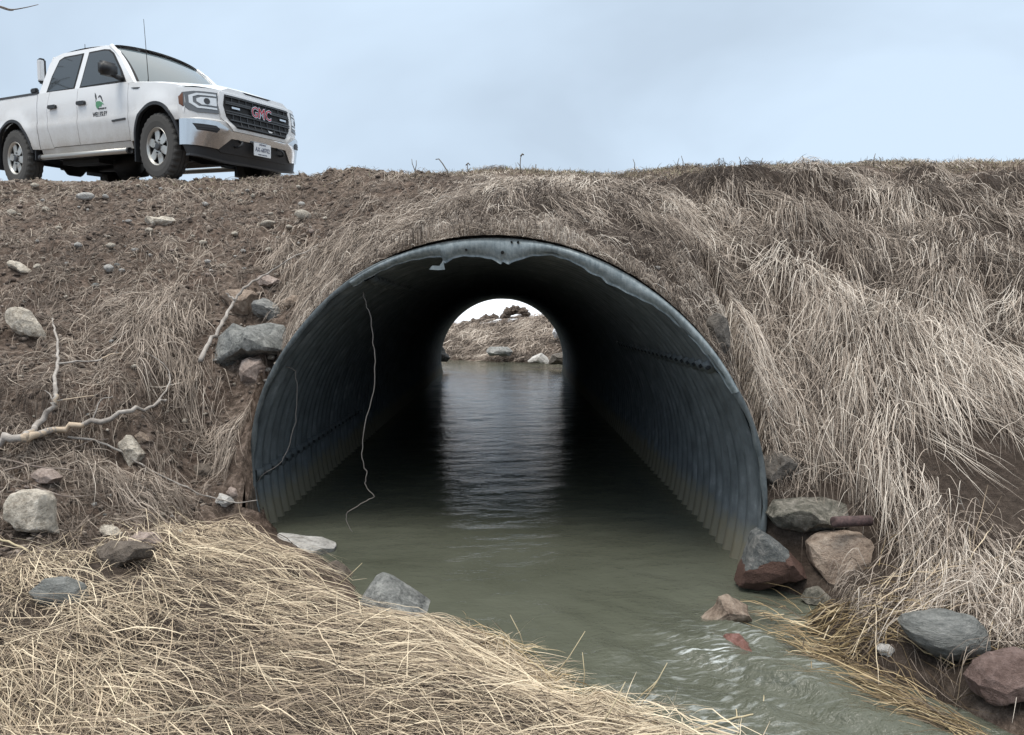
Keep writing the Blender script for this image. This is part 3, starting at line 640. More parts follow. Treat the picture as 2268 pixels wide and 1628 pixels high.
# gravel and crumbs of soil, too many to count
def crumbs(name, N, region, size, m, seed):
    r = np.random.default_rng(seed); V0, F0 = ico(1)
    x, y = region(r, N); z = gz(x, y); n = len(x); s = r.uniform(*size, n) * (.5 + .12 * y)
    sc = s[:, None] * r.uniform(.6, 1.3, (n, 3)); sc[:, 2] *= .7
    jit = r.uniform(.75, 1.25, (n, len(V0), 1)); an = r.uniform(0, 6.28, n); c, q = np.cos(an)[:, None], np.sin(an)[:, None]
    V = V0[None] * jit * sc[:, None, :]; X = V[..., 0] * c - V[..., 1] * q; Yv = V[..., 0] * q + V[..., 1] * c
    V = np.stack([X + x[:, None], Yv + y[:, None], V[..., 2] + (z + s * .15)[:, None]], -1).reshape(-1, 3)
    F = (F0[None] + (np.arange(n) * len(V0))[:, None, None]).reshape(-1, 3)
    o = big(name, V, F, m, False, {'tone': np.repeat(np.clip(r.normal(.45, .28, n), 0, 1), len(V0))}); tag(o, kind='stuff'); return o
def polar(r, N, xr, y0, y1, keep):
    """points over the ground, thinner with distance like the eye sees it"""
    y = y0 * (y1 / y0) ** r.random(N); x = r.uniform(*xr, N) * (y / y0) if False else r.uniform(-.80, .80, N) * y
    k = (x > xr[0]) & (x < xr[1]); x, y = x[k], y[k]; k = keep(x, y); return x[k], y[k]
def dirt_w(x, y):
    """1 on the bare dirt slope, 0 on the grassed bank; the border wanders"""
    return 1 - sstep(-1.75, -.3, x + .12 * (y - 5) * -1 + fbm(x, y, .8, 3, 101) * .9)
def on_dirt(x, y):
    k = (y > 3.3) & (y < 9.5) & (dirt_w(x, y) > rng.random(len(x)) * .9 + .05) & ~((np.abs(x - X0) < RO + .1) & (y < yrim(x) + .3)); return k
M_CLOD = ramp_mat('soil_crumbs', [(0, (.06, .046, .038)), (.6, (.165, .132, .110)), (1, (.30, .25, .21))], .95)
M_GRIT = ramp_mat('grit', [(0, (.12, .10, .085)), (.5, (.27, .225, .185)), (1, (.48, .43, .38))], .9)
crumbs('soil_clods', 17000, lambda r, N: polar(r, N, (-8, 1), 3.2, 9.6, on_dirt), (.006, .022), M_CLOD, 301)
crumbs('gravel', 6000, lambda r, N: polar(r, N, (-8, 1), 3.3, 9.6, on_dirt), (.004, .011), M_GRIT, 302)
crumbs('road_gravel', 9000, lambda r, N: polar(r, N, (-8, 8), 8.3, 10.6, lambda x, y: (y > 8.95 - .1 * x - .1)), (.004, .012), M_GRIT, 303)

# ------------------------------------------------------------------ dead grass and straw
def ribbons(name, paths, wid, tone, m, seed, flat=.6, kind='stuff'):
    """paths (N,K,3), widths (N,) -> one mesh of thin tapering blades"""
    r = np.random.default_rng(seed); N, K, _ = paths.shape
    sg = np.linalg.norm(np.diff(paths, axis=1), axis=2); k_ = (sg.max(1) < 4 * np.median(sg, axis=1) + .06)
    if paths[..., 1].max() < 15: k_ &= ~((np.abs(paths[..., 0] - X0) < RO) & (paths[..., 1] < yrim(paths[..., 0]) + .075) & (paths[..., 1] > yrim(paths[..., 0]) - .10)).any(1)
    for sx_, sy_, w_, d_, top_, cov in STONES:
        if sy_ > 15 or w_ < .03: continue
        near = (np.abs(paths[..., 0] - sx_) < w_ * .85) & (paths[..., 1] < sy_ + d_ * .5) & (paths[..., 1] > sy_ - d_ - .16) & (paths[..., 2] < top_ + .12)
        k_ &= ~(near.any(1) & (r.random(N) > cov))
    paths, wid, tone = paths[k_], wid[k_], tone[k_]; N = len(paths)
    T = np.gradient(paths, axis=1); T /= np.linalg.norm(T, axis=2, keepdims=True) + 1e-9
    nrm = r.normal(size=(N, 1, 3)) * (1 - flat) + np.array([0, -.45, .75]) * flat * 1.6
    Sd = np.cross(T, nrm); Sd /= np.linalg.norm(Sd, axis=2, keepdims=True) + 1e-9
    tp = np.interp(np.linspace(0, 1, K), [0, .15, .65, 1], [.75, 1, .85, .18])
    half = wid[:, None, None] * tp[None, :, None] / 2
    V = np.stack([paths - Sd * half, paths + Sd * half], 2).reshape(-1, 3)
    b = (np.arange(N) * K * 2)[:, None] + (np.arange(K - 1) * 2)[None]
    F = np.stack([b, b + 1, b + 3, b + 2], -1).reshape(-1, 4)
    o = big(name, V, F, m, True, {'tone': np.repeat(tone, K * 2)}); tag(o, kind=kind); return o
def lay(x, y, ang, length, h0, arch, curl, K, seed, rise=None, droop=0.):
    """blades that follow the ground: start at x,y, heading ang, at height h0 with an arch"""
    r = np.random.default_rng(seed); N = len(x); P = np.zeros((N, K, 3)); px, py = x.copy(), y.copy(); seg = length / (K - 1)
    for k in range(K):
        s = k / (K - 1)
        z = gz(px, py)
        blocked = sdist(px, py) < 0 if False else None
        h = h0 + arch * 4 * s * (1 - s) + (rise * s if rise is not None else 0)
        P[:, k] = np.c_[px, py, np.maximum(z, -.01) + h + r.normal(0, .003, N)]
        gx_, gy_ = grad(px, py); a = ang + curl * s + r.normal(0, .05, N)
        dx, dy = np.cos(a), np.sin(a); sl = gx_ * dx + gy_ * dy
        st_ = seg / np.sqrt(1 + np.clip(sl, -2.5, 2.5) ** 2)
        px = px + dx * st_; py = py + dy * st_
    return P
def clumped(r, N, gen, cl_r, per=26):
    """centres of tufts with many blades round each"""
    cx, cy = gen(r, max(1, 2 * N // per)); a_, b_ = grad(cx, cy, .15); k_ = r.random(len(cx)) < np.minimum(1, .16 + .5 * np.hypot(a_, b_)); cx, cy = cx[k_], cy[k_]; n = len(cx); k = r.poisson(per, n).clip(4); idx = np.repeat(np.arange(n), k)
    sc = cl_r * (.35 + .13 * cy[idx]); x = cx[idx] + r.normal(0, 1, len(idx)) * sc; y = cy[idx] + r.normal(0, 1, len(idx)) * sc
    return x, y, idx, n
def mouth(x, y): return (np.abs(x - X0) < RO + .03) & (y < yrim(x) + .10)
def clean(P):
    x, y = P[..., 0], P[..., 1]
    return ~(((np.abs(x - X0) < RO) & (y < yrim(x) + .075) & (y > yrim(x) - .9)).any(1))
def downhill(x, y): a, b = grad(x, y, .25); return np.arctan2(-b, -a)
M_BANK = ramp_mat('dead_bank_grass', [(0, (.045, .033, .026)), (.25, (.155, .124, .100)), (.57, (.36, .298, .246)), (.88, (.45, .385, .325)), (1, (.66, .59, .51))])
M_STRAW = ramp_mat('straw', [(0, (.045, .034, .027)), (.3, (.225, .175, .130)), (.58, (.46, .368, .262)), (1, (.72, .61, .445))])
M_WET = ramp_mat('wet_straw', [(0, (.06, .040, .022)), (.4, (.20, .14, .07)), (.75, (.37, .275, .145)), (1, (.55, .44, .27))], .5, .4)
M_ROOT = ramp_mat('dead_roots', [(0, (.06, .046, .037)), (.5, (.20, .16, .13)), (1, (.44, .375, .31))])
M_CREST = ramp_mat('short_verge_grass', [(0, (.16, .128, .09)), (.45, (.36, .30, .215)), (.8, (.47, .405, .30)), (1, (.30, .31, .15))])

BARE = hit(2235, 1060)
def bank_region(x, y):
    return (np.hypot((x - BARE[0]) / .42, (y - BARE[1]) / .30) > .8 + .8 * rng.random(len(x))) & (y > 2.45) & (y < 9.1 - .1 * x) & (dirt_w(x, y) < rng.random(len(x)) * .8 + .1) & ~mouth(x, y) & (sdist(x, y) > .1) & ~((x > 2.5) & (vn(x * 1.3, y * 1.3, 400) > .25) & (y < 4.2))
def bank_layer(name, N, lr, hr, seed, dark, wid=.0042, cl=.09, region=bank_region, heading=None):
    r = np.random.default_rng(seed)
    x, y, idx, n = clumped(r, N, lambda q, M: polar(q, M, (-3.5, 7), 2.4, 9.2, region), cl)
    k = ~mouth(x, y); x, y, idx = x[k], y[k], idx[k]; N = len(x)
    dev = r.normal(0, .36, n)[idx] + fbm(x, y, .55, 2, seed) * 1.2
    lean = np.clip((y - 7) / 2, 0, 1)
    ang = downhill(x, y) + dev + r.normal(0, .17, N) + (r.random(N) < .1) * r.normal(0, .8, N)
    if heading is not None: ang = heading(x, y) + .4 * dev
    lean = np.clip((y - 6.3 + .1 * x) / 1.9, 0, 1); ln = r.uniform(*lr, N) * (1 - .65 * lean) * r.uniform(.7, 1.25, n)[idx]
    # blades stop short of the culvert mouth
    ex, ey = x + np.cos(ang) * ln * .8, y + np.sin(ang) * ln * .8
    for q_ in (.7, .7, .6, .6): ln = np.where(mouth(x + np.cos(ang) * ln, y + np.sin(ang) * ln), ln * q_, ln)
    ex, ey = x + np.cos(ang) * ln, y + np.sin(ang) * ln; k = ~mouth(ex, ey)
    x, y, idx, ang, ln = x[k], y[k], idx[k], ang[k], ln[k]; N = len(x)
    lean = np.clip((y - 6.3 + .1 * x) / 1.9, 0, 1); h0 = r.uniform(*hr, N) * r.uniform(.4, 1.6, n)[idx] * (1 - .7 * lean)
    P = lay(x, y, ang, ln, h0, (1 - .7 * lean) * r.uniform(.0, .09, N) * r.uniform(.3, 1.5, n)[idx], r.normal(0, .15, N), 7, seed + 1)
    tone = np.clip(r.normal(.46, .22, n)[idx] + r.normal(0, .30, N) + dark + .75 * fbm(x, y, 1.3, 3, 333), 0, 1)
    c_ = clean(P)
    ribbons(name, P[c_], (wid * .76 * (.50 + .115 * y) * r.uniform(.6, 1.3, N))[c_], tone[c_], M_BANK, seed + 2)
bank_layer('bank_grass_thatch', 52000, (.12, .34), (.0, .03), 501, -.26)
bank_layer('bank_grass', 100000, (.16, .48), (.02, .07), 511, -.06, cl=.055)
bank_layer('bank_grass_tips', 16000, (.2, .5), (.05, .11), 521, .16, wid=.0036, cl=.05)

def fringe_region(x, y): return (np.abs(x - X0) < RO + .25) & (y > yrim(x) + .10) & (y < yrim(x) + 1.0) & (dirt_w(x, y) < rng.random(len(x)) * .8 + .2)
def side(x, y): return np.where(rng.random(len(x)) < .5, 0., math.pi) + rng.normal(0, .35, len(x)) - .5 * np.where(rng.random(len(x)) < .5, 1, -1) * 0
bank_layer('rim_grass', 90000, (.06, .22), (.0, .05), 541, .0, cl=.05, region=fringe_region, heading=side)
bank_layer('rim_grass_short', 60000, (.04, .12), (.0, .04), 551, .05, cl=.04, region=fringe_region)

# short grass on the crest of the bank
def upright(name, x, y, ln, lean, wid, tone, m, seed, K=5):
    r = np.random.default_rng(seed); N = len(x); a = r.uniform(0, 6.28, N); z = gz(x, y); P = np.zeros((N, K, 3))
    for k in range(K):
        s = k / (K - 1); P[:, k] = np.c_[x + np.cos(a) * lean * ln * s ** 1.6, y + np.sin(a) * lean * ln * s ** 1.6, z - .01 + ln * s * (1 - .35 * lean * s)]
    ribbons(name, P, wid, tone, m, seed + 1, .2)
r = np.random.default_rng(531); N = 30000
y = r.uniform(-.75, .35, N); x = r.uniform(-7.5, 7.5, N); y = 8.95 - .1 * x + y
k = (r.random(N) < np.where(x < -1.2, .28 + .5 * (vn(x * .9, y, 77) > .1), 1.)) & (r.random(N) < .35 + .9 * (vn(x * 2.1, y * 2, 88) + .5)); x, y = x[k], y[k]; N = len(x)
upright('verge_grass', x, y, r.gamma(4, .010, N).clip(.012, .11) * np.where(x < -1.2, .8, 1), r.uniform(.2, .9, N), r.uniform(.004, .008, N), np.clip(r.normal(.5, .25, N), 0, 1), M_CREST, 533)

# thin dead grass, rootlets and litter on the dirt slope
r = np.random.default_rng(541)
x, y, idx, n = clumped(r, 84000, lambda q, M: polar(q, M, (-8, 1), 3.3, 9.4, lambda x, y: on_dirt(x, y) & (vn(x * 1.1, y * 1.1, 91) > -.34)), .13, 10)
k = ~mouth(x, y) & (y > 3.2); x, y, idx = x[k], y[k], idx[k]; N = len(x)
ang = downhill(x, y) + r.normal(0, .8, n)[idx] + r.normal(0, .6, N); ln = r.uniform(.05, .26, N)
k = ~mouth(x + np.cos(ang) * ln, y + np.sin(ang) * ln); x, y, idx, ang, ln = x[k], y[k], idx[k], ang[k], ln[k]; N = len(x)
P = lay(x, y, ang, ln, r.uniform(0, .03, N), r.uniform(0, .04, N), r.normal(0, 1.4, N), 6, 542)
ribbons('dirt_slope_litter', P, .0036 * (.5 + .11 * y) * r.uniform(.5, 1.3, N), np.clip(r.normal(.45, .30, N) + .7 * fbm(x, y, 1.4, 3, 345), 0, 1), M_ROOT, 543)
# denser hanging tufts on the dirt slope beside the pipe and below the stone pile
tufts = [(400, 690, 60), (330, 700, 70), (470, 870, 60), (520, 960, 60), (430, 830, 50), (260, 1030, 70), (310, 1080, 60), (690, 690, 70), (640, 660, 50), (760, 590, 60), (600, 900, 40), (520, 1010, 50), (680, 640, 60), (350, 760, 60), (800, 560, 80), (870, 520, 70), (640, 560, 60), (560, 900, 50), (720, 620, 60), (500, 1150, 40), (540, 1190, 34), (470, 1180, 50), (580, 1215, 24)]
cx = []; 
for u, v, s in tufts:
    for _ in range(36):
        h = hit(u + r.normal(0, s * .55), v + r.normal(0, s * .4)); cx.append((h[0], h[1]))
cx = np.array(cx); idx = np.repeat(np.arange(len(cx)), 9); N = len(idx)
x = cx[idx, 0] + r.normal(0, .025, N); y = cx[idx, 1] + r.normal(0, .025, N)
ang = downhill(x, y) + r.normal(0, .35, len(cx))[idx] + r.normal(0, .3, N); ln = r.uniform(.12, .38, N)
k = ~mouth(x, y) & ~mouth(x + np.cos(ang) * ln, y + np.sin(ang) * ln); x, y, ang, ln = x[k], y[k], ang[k], ln[k]; N = len(x)
P = lay(x, y, ang, ln, r.uniform(.01, .06, N), r.uniform(0, .07, N), r.normal(0, .5, N), 7, 545)
ribbons('slope_tufts', P, .004 * (.5 + .12 * y) * r.uniform(.5, 1.2, N), np.clip(r.normal(.5, .22, N), 0, 1), M_BANK, 546)

# flattened straw over the near left bank
def mat_region(x, y):
    sdv = sdist(x, y)
    edge = 3.9 + .42 * np.clip(x + 1.8, -1, 1.0) + fbm(x, y, 1.2, 2, 61) * .5
    shore = (x > -1.15) & (y > 3.0 + .22 * np.clip(-x, 0, 2)) & (sdv < .22 + .22 * vn(x * 3, y * 3, 9))
    return (sdv > -.01) & (y < edge) & (x < 1.2) & (y > .9) & ~shore
def straw_layer(name, N, lr, hr, seed, dark, wid=.0036, m=None, spread=.33, region=mat_region, flow=None, y0=1.3):
    r = np.random.default_rng(seed)
    x, y, idx, n = clumped(r, N, lambda q, M: polar(q, M, (-4.5, 5), y0, 4.6, region), .14, 16)
    k = region(x, y); x, y, idx = x[k], y[k], idx[k]; N = len(x)
    ang = flow(x, y) + r.normal(0, .28, n)[idx] + r.normal(0, spread, N) + (r.random(N) < .12) * r.normal(0, 1., N)
    ln = r.uniform(*lr, N); ang = ang + np.pi * (r.random(N) < .35)
    h0 = r.uniform(*hr, N) * r.uniform(.3, 1.5, n)[idx]
    P = lay(x, y, ang, ln, h0, r.uniform(-.004, .028, N), r.normal(0, .16, N), 7, seed + 1)
    gap = sstep(-.30, -.1, fbm(x, y, 2.6, 2, 777))
    tone = np.clip(r.normal(.48, .17, n)[idx] + r.normal(0, .29, N) + dark + .5 * fbm(x, y, 1.6, 3, 335), 0, 1)
    k = r.random(N) < .35 + .65 * gap
    ribbons(name, P[k], (wid * (.6 + .14 * y) * r.uniform(.5, 1.35, N))[k], tone[k], m or M_STRAW, seed + 2)
flowL = lambda x, y: -.30 + fbm(x, y, .55, 2, 601) * 1.1 - .3 * np.clip(-x - .6, 0, 1) + .25 * sstep(2.6, 3.4, y)
straw_layer('straw_mat', 60000, (.10, .36), (.0, .03), 611, -.2, flow=flowL, wid=.0025, spread=.45)
straw_layer('straw_mat_top', 60000, (.10, .45), (.01, .045), 621, .05, flow=flowL, wid=.0024, spread=.42)
straw_layer('straw_stalks', 1500, (.15, .5), (.05, .10), 631, .38, flow=flowL, spread=.8, wid=.0036)
# wet straw along the water on both sides
edgeL = lambda x, y: (np.abs(sdist(x, y) - .06) < .09) & (x < 1.2) & (y < 3.45) & (y > 1)
edgeR = lambda x, y: (sdist(x, y) > -.17) & (sdist(x, y) < .36) & (x > 1.2) & (y < 3.55) & (y > 1)
straw_layer('wet_straw_near', 16000, (.1, .34), (.0, .05), 641, -.02, m=M_WET, flow=lambda x, y: -.6 + 0 * x, region=edgeL, spread=.42)
straw_layer('wet_straw_right', 46000, (.12, .42), (.0, .05), 651, .04, m=M_WET, flow=lambda x, y: np.full_like(x, 2.35), region=edgeR, spread=.3, y0=1.5)
rb_reg = lambda x, y: (sdist(x, y) > .12) & (x > 1.55) & (y < 3.5 - .1 * x + fbm(x, y, 1.2, 2, 5) * .3) & (y > 1)
straw_layer('swept_straw_right', 26000, (.25, .65), (.01, .09), 661, .02, flow=lambda x, y: 3.5 + fbm(x, y, .7, 2, 605) * 1.0, region=rb_reg, spread=.22, y0=1.5)
# a few standing stalks in the foreground
r = np.random.default_rng(671); x, y = polar(r, 2500, (-2.5, 1.), 1.7, 3.6, lambda x, y: (sdist(x, y) > .0) & (sdist(x, y) < 1.6)); k = r.random(len(x)) < np.where(sdist(x, y) < .25, .55, .12); x, y = x[k], y[k]; N = len(x)
upright('standing_stalks', x, y, r.uniform(.06, .22, N), r.uniform(.4, 1.4, N), r.uniform(.003, .0045, N), np.clip(r.normal(.8, .15, N), 0, 1), M_STRAW, 673)
# tall pale stalks that stand over the water
def stalk(name, label, pts, rad, m, cat='grass stalk', group=None, sides=6):
    V, F = tube([(p, q) for p, q in zip(pts, rad)], sides); o0 = np.array(pts[0][0], float)
    o = pyd(name, [np.array(v) - o0 for v in V], F, m, None, True); o.location = o0; return tag(o, label, cat, group)
M_STALK = mat('pale_stalk', (.50, .42, .27), .7)
for i, (a, b) in enumerate([((1310, 1640), (1385, 1510)), ((1290, 1545), (1290, 1445)), ((1420, 1560), (1478, 1468)), ((1220, 1510), (1296, 1398)), ((1165, 1450), (1130, 1362)), ((1420, 1540), (1462, 1500)), ((745, 1300), (802, 1247)), ((230, 1620), (312, 1480))]):
    h = hit(*a); p0 = at_y(a[0], a[1], h[1]); p1 = at_y(b[0], b[1], h[1] + .02); mid = (p0 + p1) / 2 + np.array([.008, 0, .004])
    stalk('grass_stalk', ['thick straw stalk leaning right over the foreground bay', 'thin stalk standing straight up out of the water', 'bare stalk leaning over the stream at the foreground tip', 'long stalk leaning right on the straw knoll', 'upright stalk left of the straw knoll top', 'short stalk crossing the foreground tip', 'single stalk leaning over the stone beside the white slab', 'long pale stalk rising from the straw at the bottom left'][i], [[p0, mid, p1]], [(.0028, .0013)], M_STALK)
# grass on the far bank seen through the pipe
r = np.random.default_rng(681); N = 9000; x = r.uniform(-3, 3.2, N); y = 21.8 - .55 * x + r.uniform(0, 4.8, N); k = (gz(x, y) > .02) & (gz(x, y) - .1 * x < 1.2); x, y = x[k], y[k]; N = len(x)
P = lay(x, y, downhill(x, y) + r.normal(0, .6, N), r.uniform(.3, .8, N), r.uniform(0, .12, N), r.uniform(0, .12, N), r.normal(0, .5, N), 6, 682)
ribbons('far_bank_grass', P, r.uniform(.010, .026, N), np.clip(r.normal(.40, .22, N) + .9 * fbm(x, y, 1.4, 3, 685), 0, 1), M_BANK, 683)

# ------------------------------------------------------------------ weeds on the crest
M_WEED = mat('dry_weed', (.14, .115, .09), .85)
def weed(label, u, vb, pts):
    h = hit(u, vb); Y = h[1]; paths, rads = [], []
    for line, rr in pts:
        paths.append([at_y(a, b, Y + .01 * i) for i, (a, b) in enumerate(line)]); rads.append(rr)
    V, F = tube(list(zip(paths, rads)), 5); o0 = np.array(paths[0][0])
    o = pyd('dead_weed', [np.array(v) - o0 for v in V], F, M_WEED, None, True); o.location = o0; tag(o, label, 'weed', 'dead weeds along the crest')
weed('dead weed with two forked tips on the crest left of the bent one', 920, 394, [([(920, 394), (919, 378), (913, 362), (912, 352)], (.006, .003)), ([(919, 378), (922, 366), (922, 355)], (.005, .003))])
weed('bent dead weed nodding to the left on the crest', 992, 393, [([(994, 393), (990, 378), (980, 362), (972, 352), (965, 353)], (.007, .005))])
weed('short dead weed with a ragged seed head on the crest', 1036, 390, [([(1036, 390), (1036, 375), (1035, 362)], (.006, .004)), ([(1032, 366), (1037, 361), (1041, 366)], (.008, .006)), ([(1036, 378), (1043, 371)], (.004, .003))])
weed('tallest dead weed with a knobbed top on the crest above the culvert', 1154, 384, [([(1154, 384), (1152, 365), (1153, 350), (1156, 342)], (.006, .004)), ([(1153, 346), (1157, 341), (1160, 343)], (.010, .008)), ([(1152, 368), (1146, 360)], (.004, .003))])
weed('thin short weed standing near the truck bumper on the crest', 783, 398, [([(784, 398), (783, 385), (785, 372)], (.004, .002))])
weed('dead weed with a tiny bud on the crest right of the tallest one', 1180, 384, [([(1179, 384), (1179, 366)], (.004, .003)), ([(1186, 384), (1187, 364)], (.003, .006))])
for i, (u, vb, vt) in enumerate([(1405, 374, 352), (1500, 372, 350), (1512, 371, 345), (1590, 370, 350), (1640, 369, 347), (1685, 369, 350), (1780, 366, 345), (1935, 361, 340), (1950, 361, 348)]):
    weed('thin upright weed among the verge grass on the right part of the crest', u, vb + 8, [([(u, vb + 8), (u + 1, (vb + vt) / 2), (u + (4 if i % 2 else -3), vt)], (.006, .003))])

# ------------------------------------------------------------------ fallen branches and twigs
def bark(name, c0, c1):
    m = mat(name, rough=.8); t = NT(m); o = t.obj()
    t.l(t.ramp(t.noise(o, 14., 5, .7), [(.35, c0), (.65, c1)]), t.b.inputs['Base Color']); t.l(t.bump(t.noise(o, 80., 4), .4, .004), t.b.inputs['Normal']); return m
M_BARK = bark('grey_bark', (.20, .175, .155), (.42, .385, .35)); M_BARE = mat('stripped_wood', (.50, .37, .245), .7); M_TWIG = bark('twig_bark', (.13, .10, .085), (.30, .25, .21))
def px_path(line, lift=.03, Yoff=None):
    out = []
    for i, q in enumerate(line):
        u, v = q[:2]; h = hit(u, v); d = ray(u, v); dl = q[2] if len(q) > 2 else lift
        Y = h[1] - dl; p = at_y(u, v, Y); out.append(p)
    return out
def smooth_path(P, n=4):
    P = [Vector(p) for p in P]; out = []
    for i in range(len(P) - 1):
        a, b, c, d = P[max(i - 1, 0)], P[i], P[i + 1], P[min(i + 2, len(P) - 1)]
        for k in range(n):
            t = k / n; out.append(.5 * ((2 * b) + (c - a) * t + (2 * a - 5 * b + 4 * c - d) * t * t + (3 * b - a - 3 * c + d) * t ** 3))
    return out + [P[-1]]
def branch(name, label, lines, m, cat='branch', parent=None):
    paths = []
    for l, r, lf in lines:
        q = smooth_path(px_path(l, lf)); rr_ = random.Random(len(q) * 7 + int(l[0][1])); n = len(q); r0_, r1_ = r[0], r[-1]
        q = [v + Vector((rr_.gauss(0, 1), rr_.gauss(0, .5), rr_.gauss(0, 1))) * .35 * r0_ * (0 < i < n - 1) for i, v in enumerate(q)]
        paths.append((q, [(r0_ + (r1_ - r0_) * (i / (n - 1)) ** .8) * (1 + (.14 if rr_.random() < .18 else rr_.uniform(-.06, .06))) for i in range(n)]))
    V, F = tube(paths, 8); o0 = np.array(paths[0][0][0])
    o = pyd(name, [np.array(v) - o0 for v in V], F, m, parent, True); o.location = o0
    return tag(o, label, cat) if parent is None else o
M_PEEL = bark('peeled_bark', (.20, .175, .155), (.42, .385, .35)); _t = NT(M_PEEL); _s = _t.n('ShaderNodeSeparateXYZ'); _t.l(_t.obj(), _s.inputs[0])
_x = _t.math('ADD', _s.outputs[0], _t.math('MULTIPLY', _t.noise(_t.obj(), 30., 3), .12))
_w = _t.math('MULTIPLY', _t.math('GREATER_THAN', _x, .30), _t.math('LESS_THAN', _x, .44))
_old = _t.b.inputs['Base Color'].links[0].from_socket; _t.l(_t.mix(_w, _old, (.50, .40, .30)), _t.b.inputs['Base Color'])
b0 = branch('fallen_branch', 'grey forked branch lying on the dirt at the left edge with stripped orange patches', [
    ([(-60, 985), (0, 976), (55, 968), (120, 952), (200, 938), (270, 918), (330, 899), (368, 886)], (.030, .008), .11),
    ([(55, 968), (90, 935), (118, 898), (124, 880), (122, 845), (128, 805), (129, 770), (122, 735), (116, 705)], (.019, .005), .13),
    ([(127, 806), (170, 801), (215, 799), (240, 787), (275, 783)], (.007, .003), .10),
    ([(124, 888), (165, 882), (215, 874)], (.005, .002), .09), ([(118, 890), (110, 872), (98, 865)], (.005, .002), .1),
    ([(205, 937), (214, 905), (225, 885), (250, 878)], (.005, .002), .09),
    ([(345, 893), (372, 855), (376, 825), (355, 800), (320, 780), (300, 772)], (.006, .002), .10)], M_PEEL)
branch('twig', 'long thin twig curving from the fallen branch down to the culvert left foot', [([(150, 968), (205, 976), (270, 1000), (330, 1040), (400, 1072), (450, 1095), (510, 1112), (570, 1108)], (.008, .003), .05)], M_BARK, 'twig')
branch('twig', 'long nearly level twig below the fallen branch from the left edge', [([(-20, 1010), (60, 1030), (160, 1042), (260, 1052), (330, 1080), (400, 1095)], (.006, .003), .04)], M_TWIG, 'twig')
branch('twig', 'curved twig rising from the left edge to the fallen branch fork', [([(-20, 1050), (60, 1030), (140, 1005), (190, 980), (240, 972)], (.005, .003), .04)], M_TWIG, 'twig')
branch('twig', 'lowest twig sloping down from the left edge above the pale block', [([(-20, 1040), (60, 1070), (120, 1092), (160, 1100), (210, 1094)], (.005, .003), .04)], M_TWIG, 'twig')
branch('leaning_stick', 'grey stick leaning across the stone pile left of the culvert', [([(444, 800), (458, 768), (485, 730), (505, 692), (522, 662), (548, 632), (590, 606), (640, 575), (705, 540)], (.017, .004), .34), ([(520, 664), (508, 655), (500, 650)], (.008, .005), .34)], M_BARK, 'stick')
branch('twig', 'short bent twig on the dirt at upper left', [([(125, 570), (132, 595), (128, 615), (112, 628)], (.006, .003), .03)], M_TWIG, 'twig')
branch('twig', 'pale twig crossing the straw at the far left edge', [([(-15, 1190), (30, 1205), (70, 1222), (110, 1240)], (.006, .003), .04)], M_STALK, 'twig')
branch('twig', 'thin forked twig reaching over the stream at the bottom right', [([(1480, 1640), (1560, 1608), (1630, 1590), (1690, 1580), (1730, 1584)], (.004, .002), .02), ([(1632, 1590), (1630, 1570)], (.003, .0015), .02), ([(1688, 1580), (1692, 1540)], (.003, .0015), .02)], M_STALK, 'twig')
# the twig that hangs into the picture at the top left
P = [at_y(u, v, 3.4) for u, v in ((-60, 2), (0, 14), (25, 21), (55, 17), (85, 10))]; P2 = [at_y(u, v, 3.4) for u, v in ((-60, -8), (10, 20), (30, 23))]
V, F = tube([(smooth_path(P), (.004, .0012)), (smooth_path(P2), (.004, .0015))], 6)
Pt = [at_y(u, v, 3.4) for u, v in ((-60, 2), (-400, -60), (-900, 300))]; Pt.append(np.array([Pt[-1][0], 3.4, float(gz(Pt[-1][0], 3.4))]))
V2, F2 = tube([(smooth_path(Pt, 6), (.004, .03))], 6); F2 = [tuple(i + len(V) for i in f) for f in F2]
o = pyd('overhanging_twig', V + V2, F + F2, M_TWIG, None, True); tag(o, 'thin bare twig hanging into the sky at the top left corner', 'twig')
# roots hanging in the culvert mouth
def hang(label, line, rad, Y):
    P = [at_y(u, v, Y if len(q) == 0 else q[0]) for u, v, *q in line]; P = smooth_path(P, 3); q_ = random.Random(len(P)); P = [p + Vector((q_.gauss(0, 1), q_.gauss(0, 1), 0)) * .0035 for p in P]
    V, F = tube([(P, rad)], 6); o0 = np.array(P[0]); o = pyd('hanging_root', [np.array(v) - o0 for v in V], F, M_TWIG if False else mat('root', (.19, .17, .155), .8), None, True); o.location = o0; tag(o, label, 'root')
hang('long crooked root hanging from the culvert roof almost to the water', [(806, 648), (812, 680), (822, 705), (826, 760), (831, 800), (829, 850), (818, 905), (806, 960), (802, 1005), (806, 1030), (812, 1050), (808, 1065), (814, 1080), (826, 1100), (818, 1106), (800, 1116), (772, 1134), (768, 1150), (772, 1165), (780, 1178)], (.0038, .0026), 4.66)
hang('thin root curving along the inside of the culvert left wall', [(636, 812), (652, 822), (657, 850), (657, 900), (650, 950), (636, 1000), (615, 1030), (585, 1050), (567, 1070)], (.0032, .0022), 4.78)
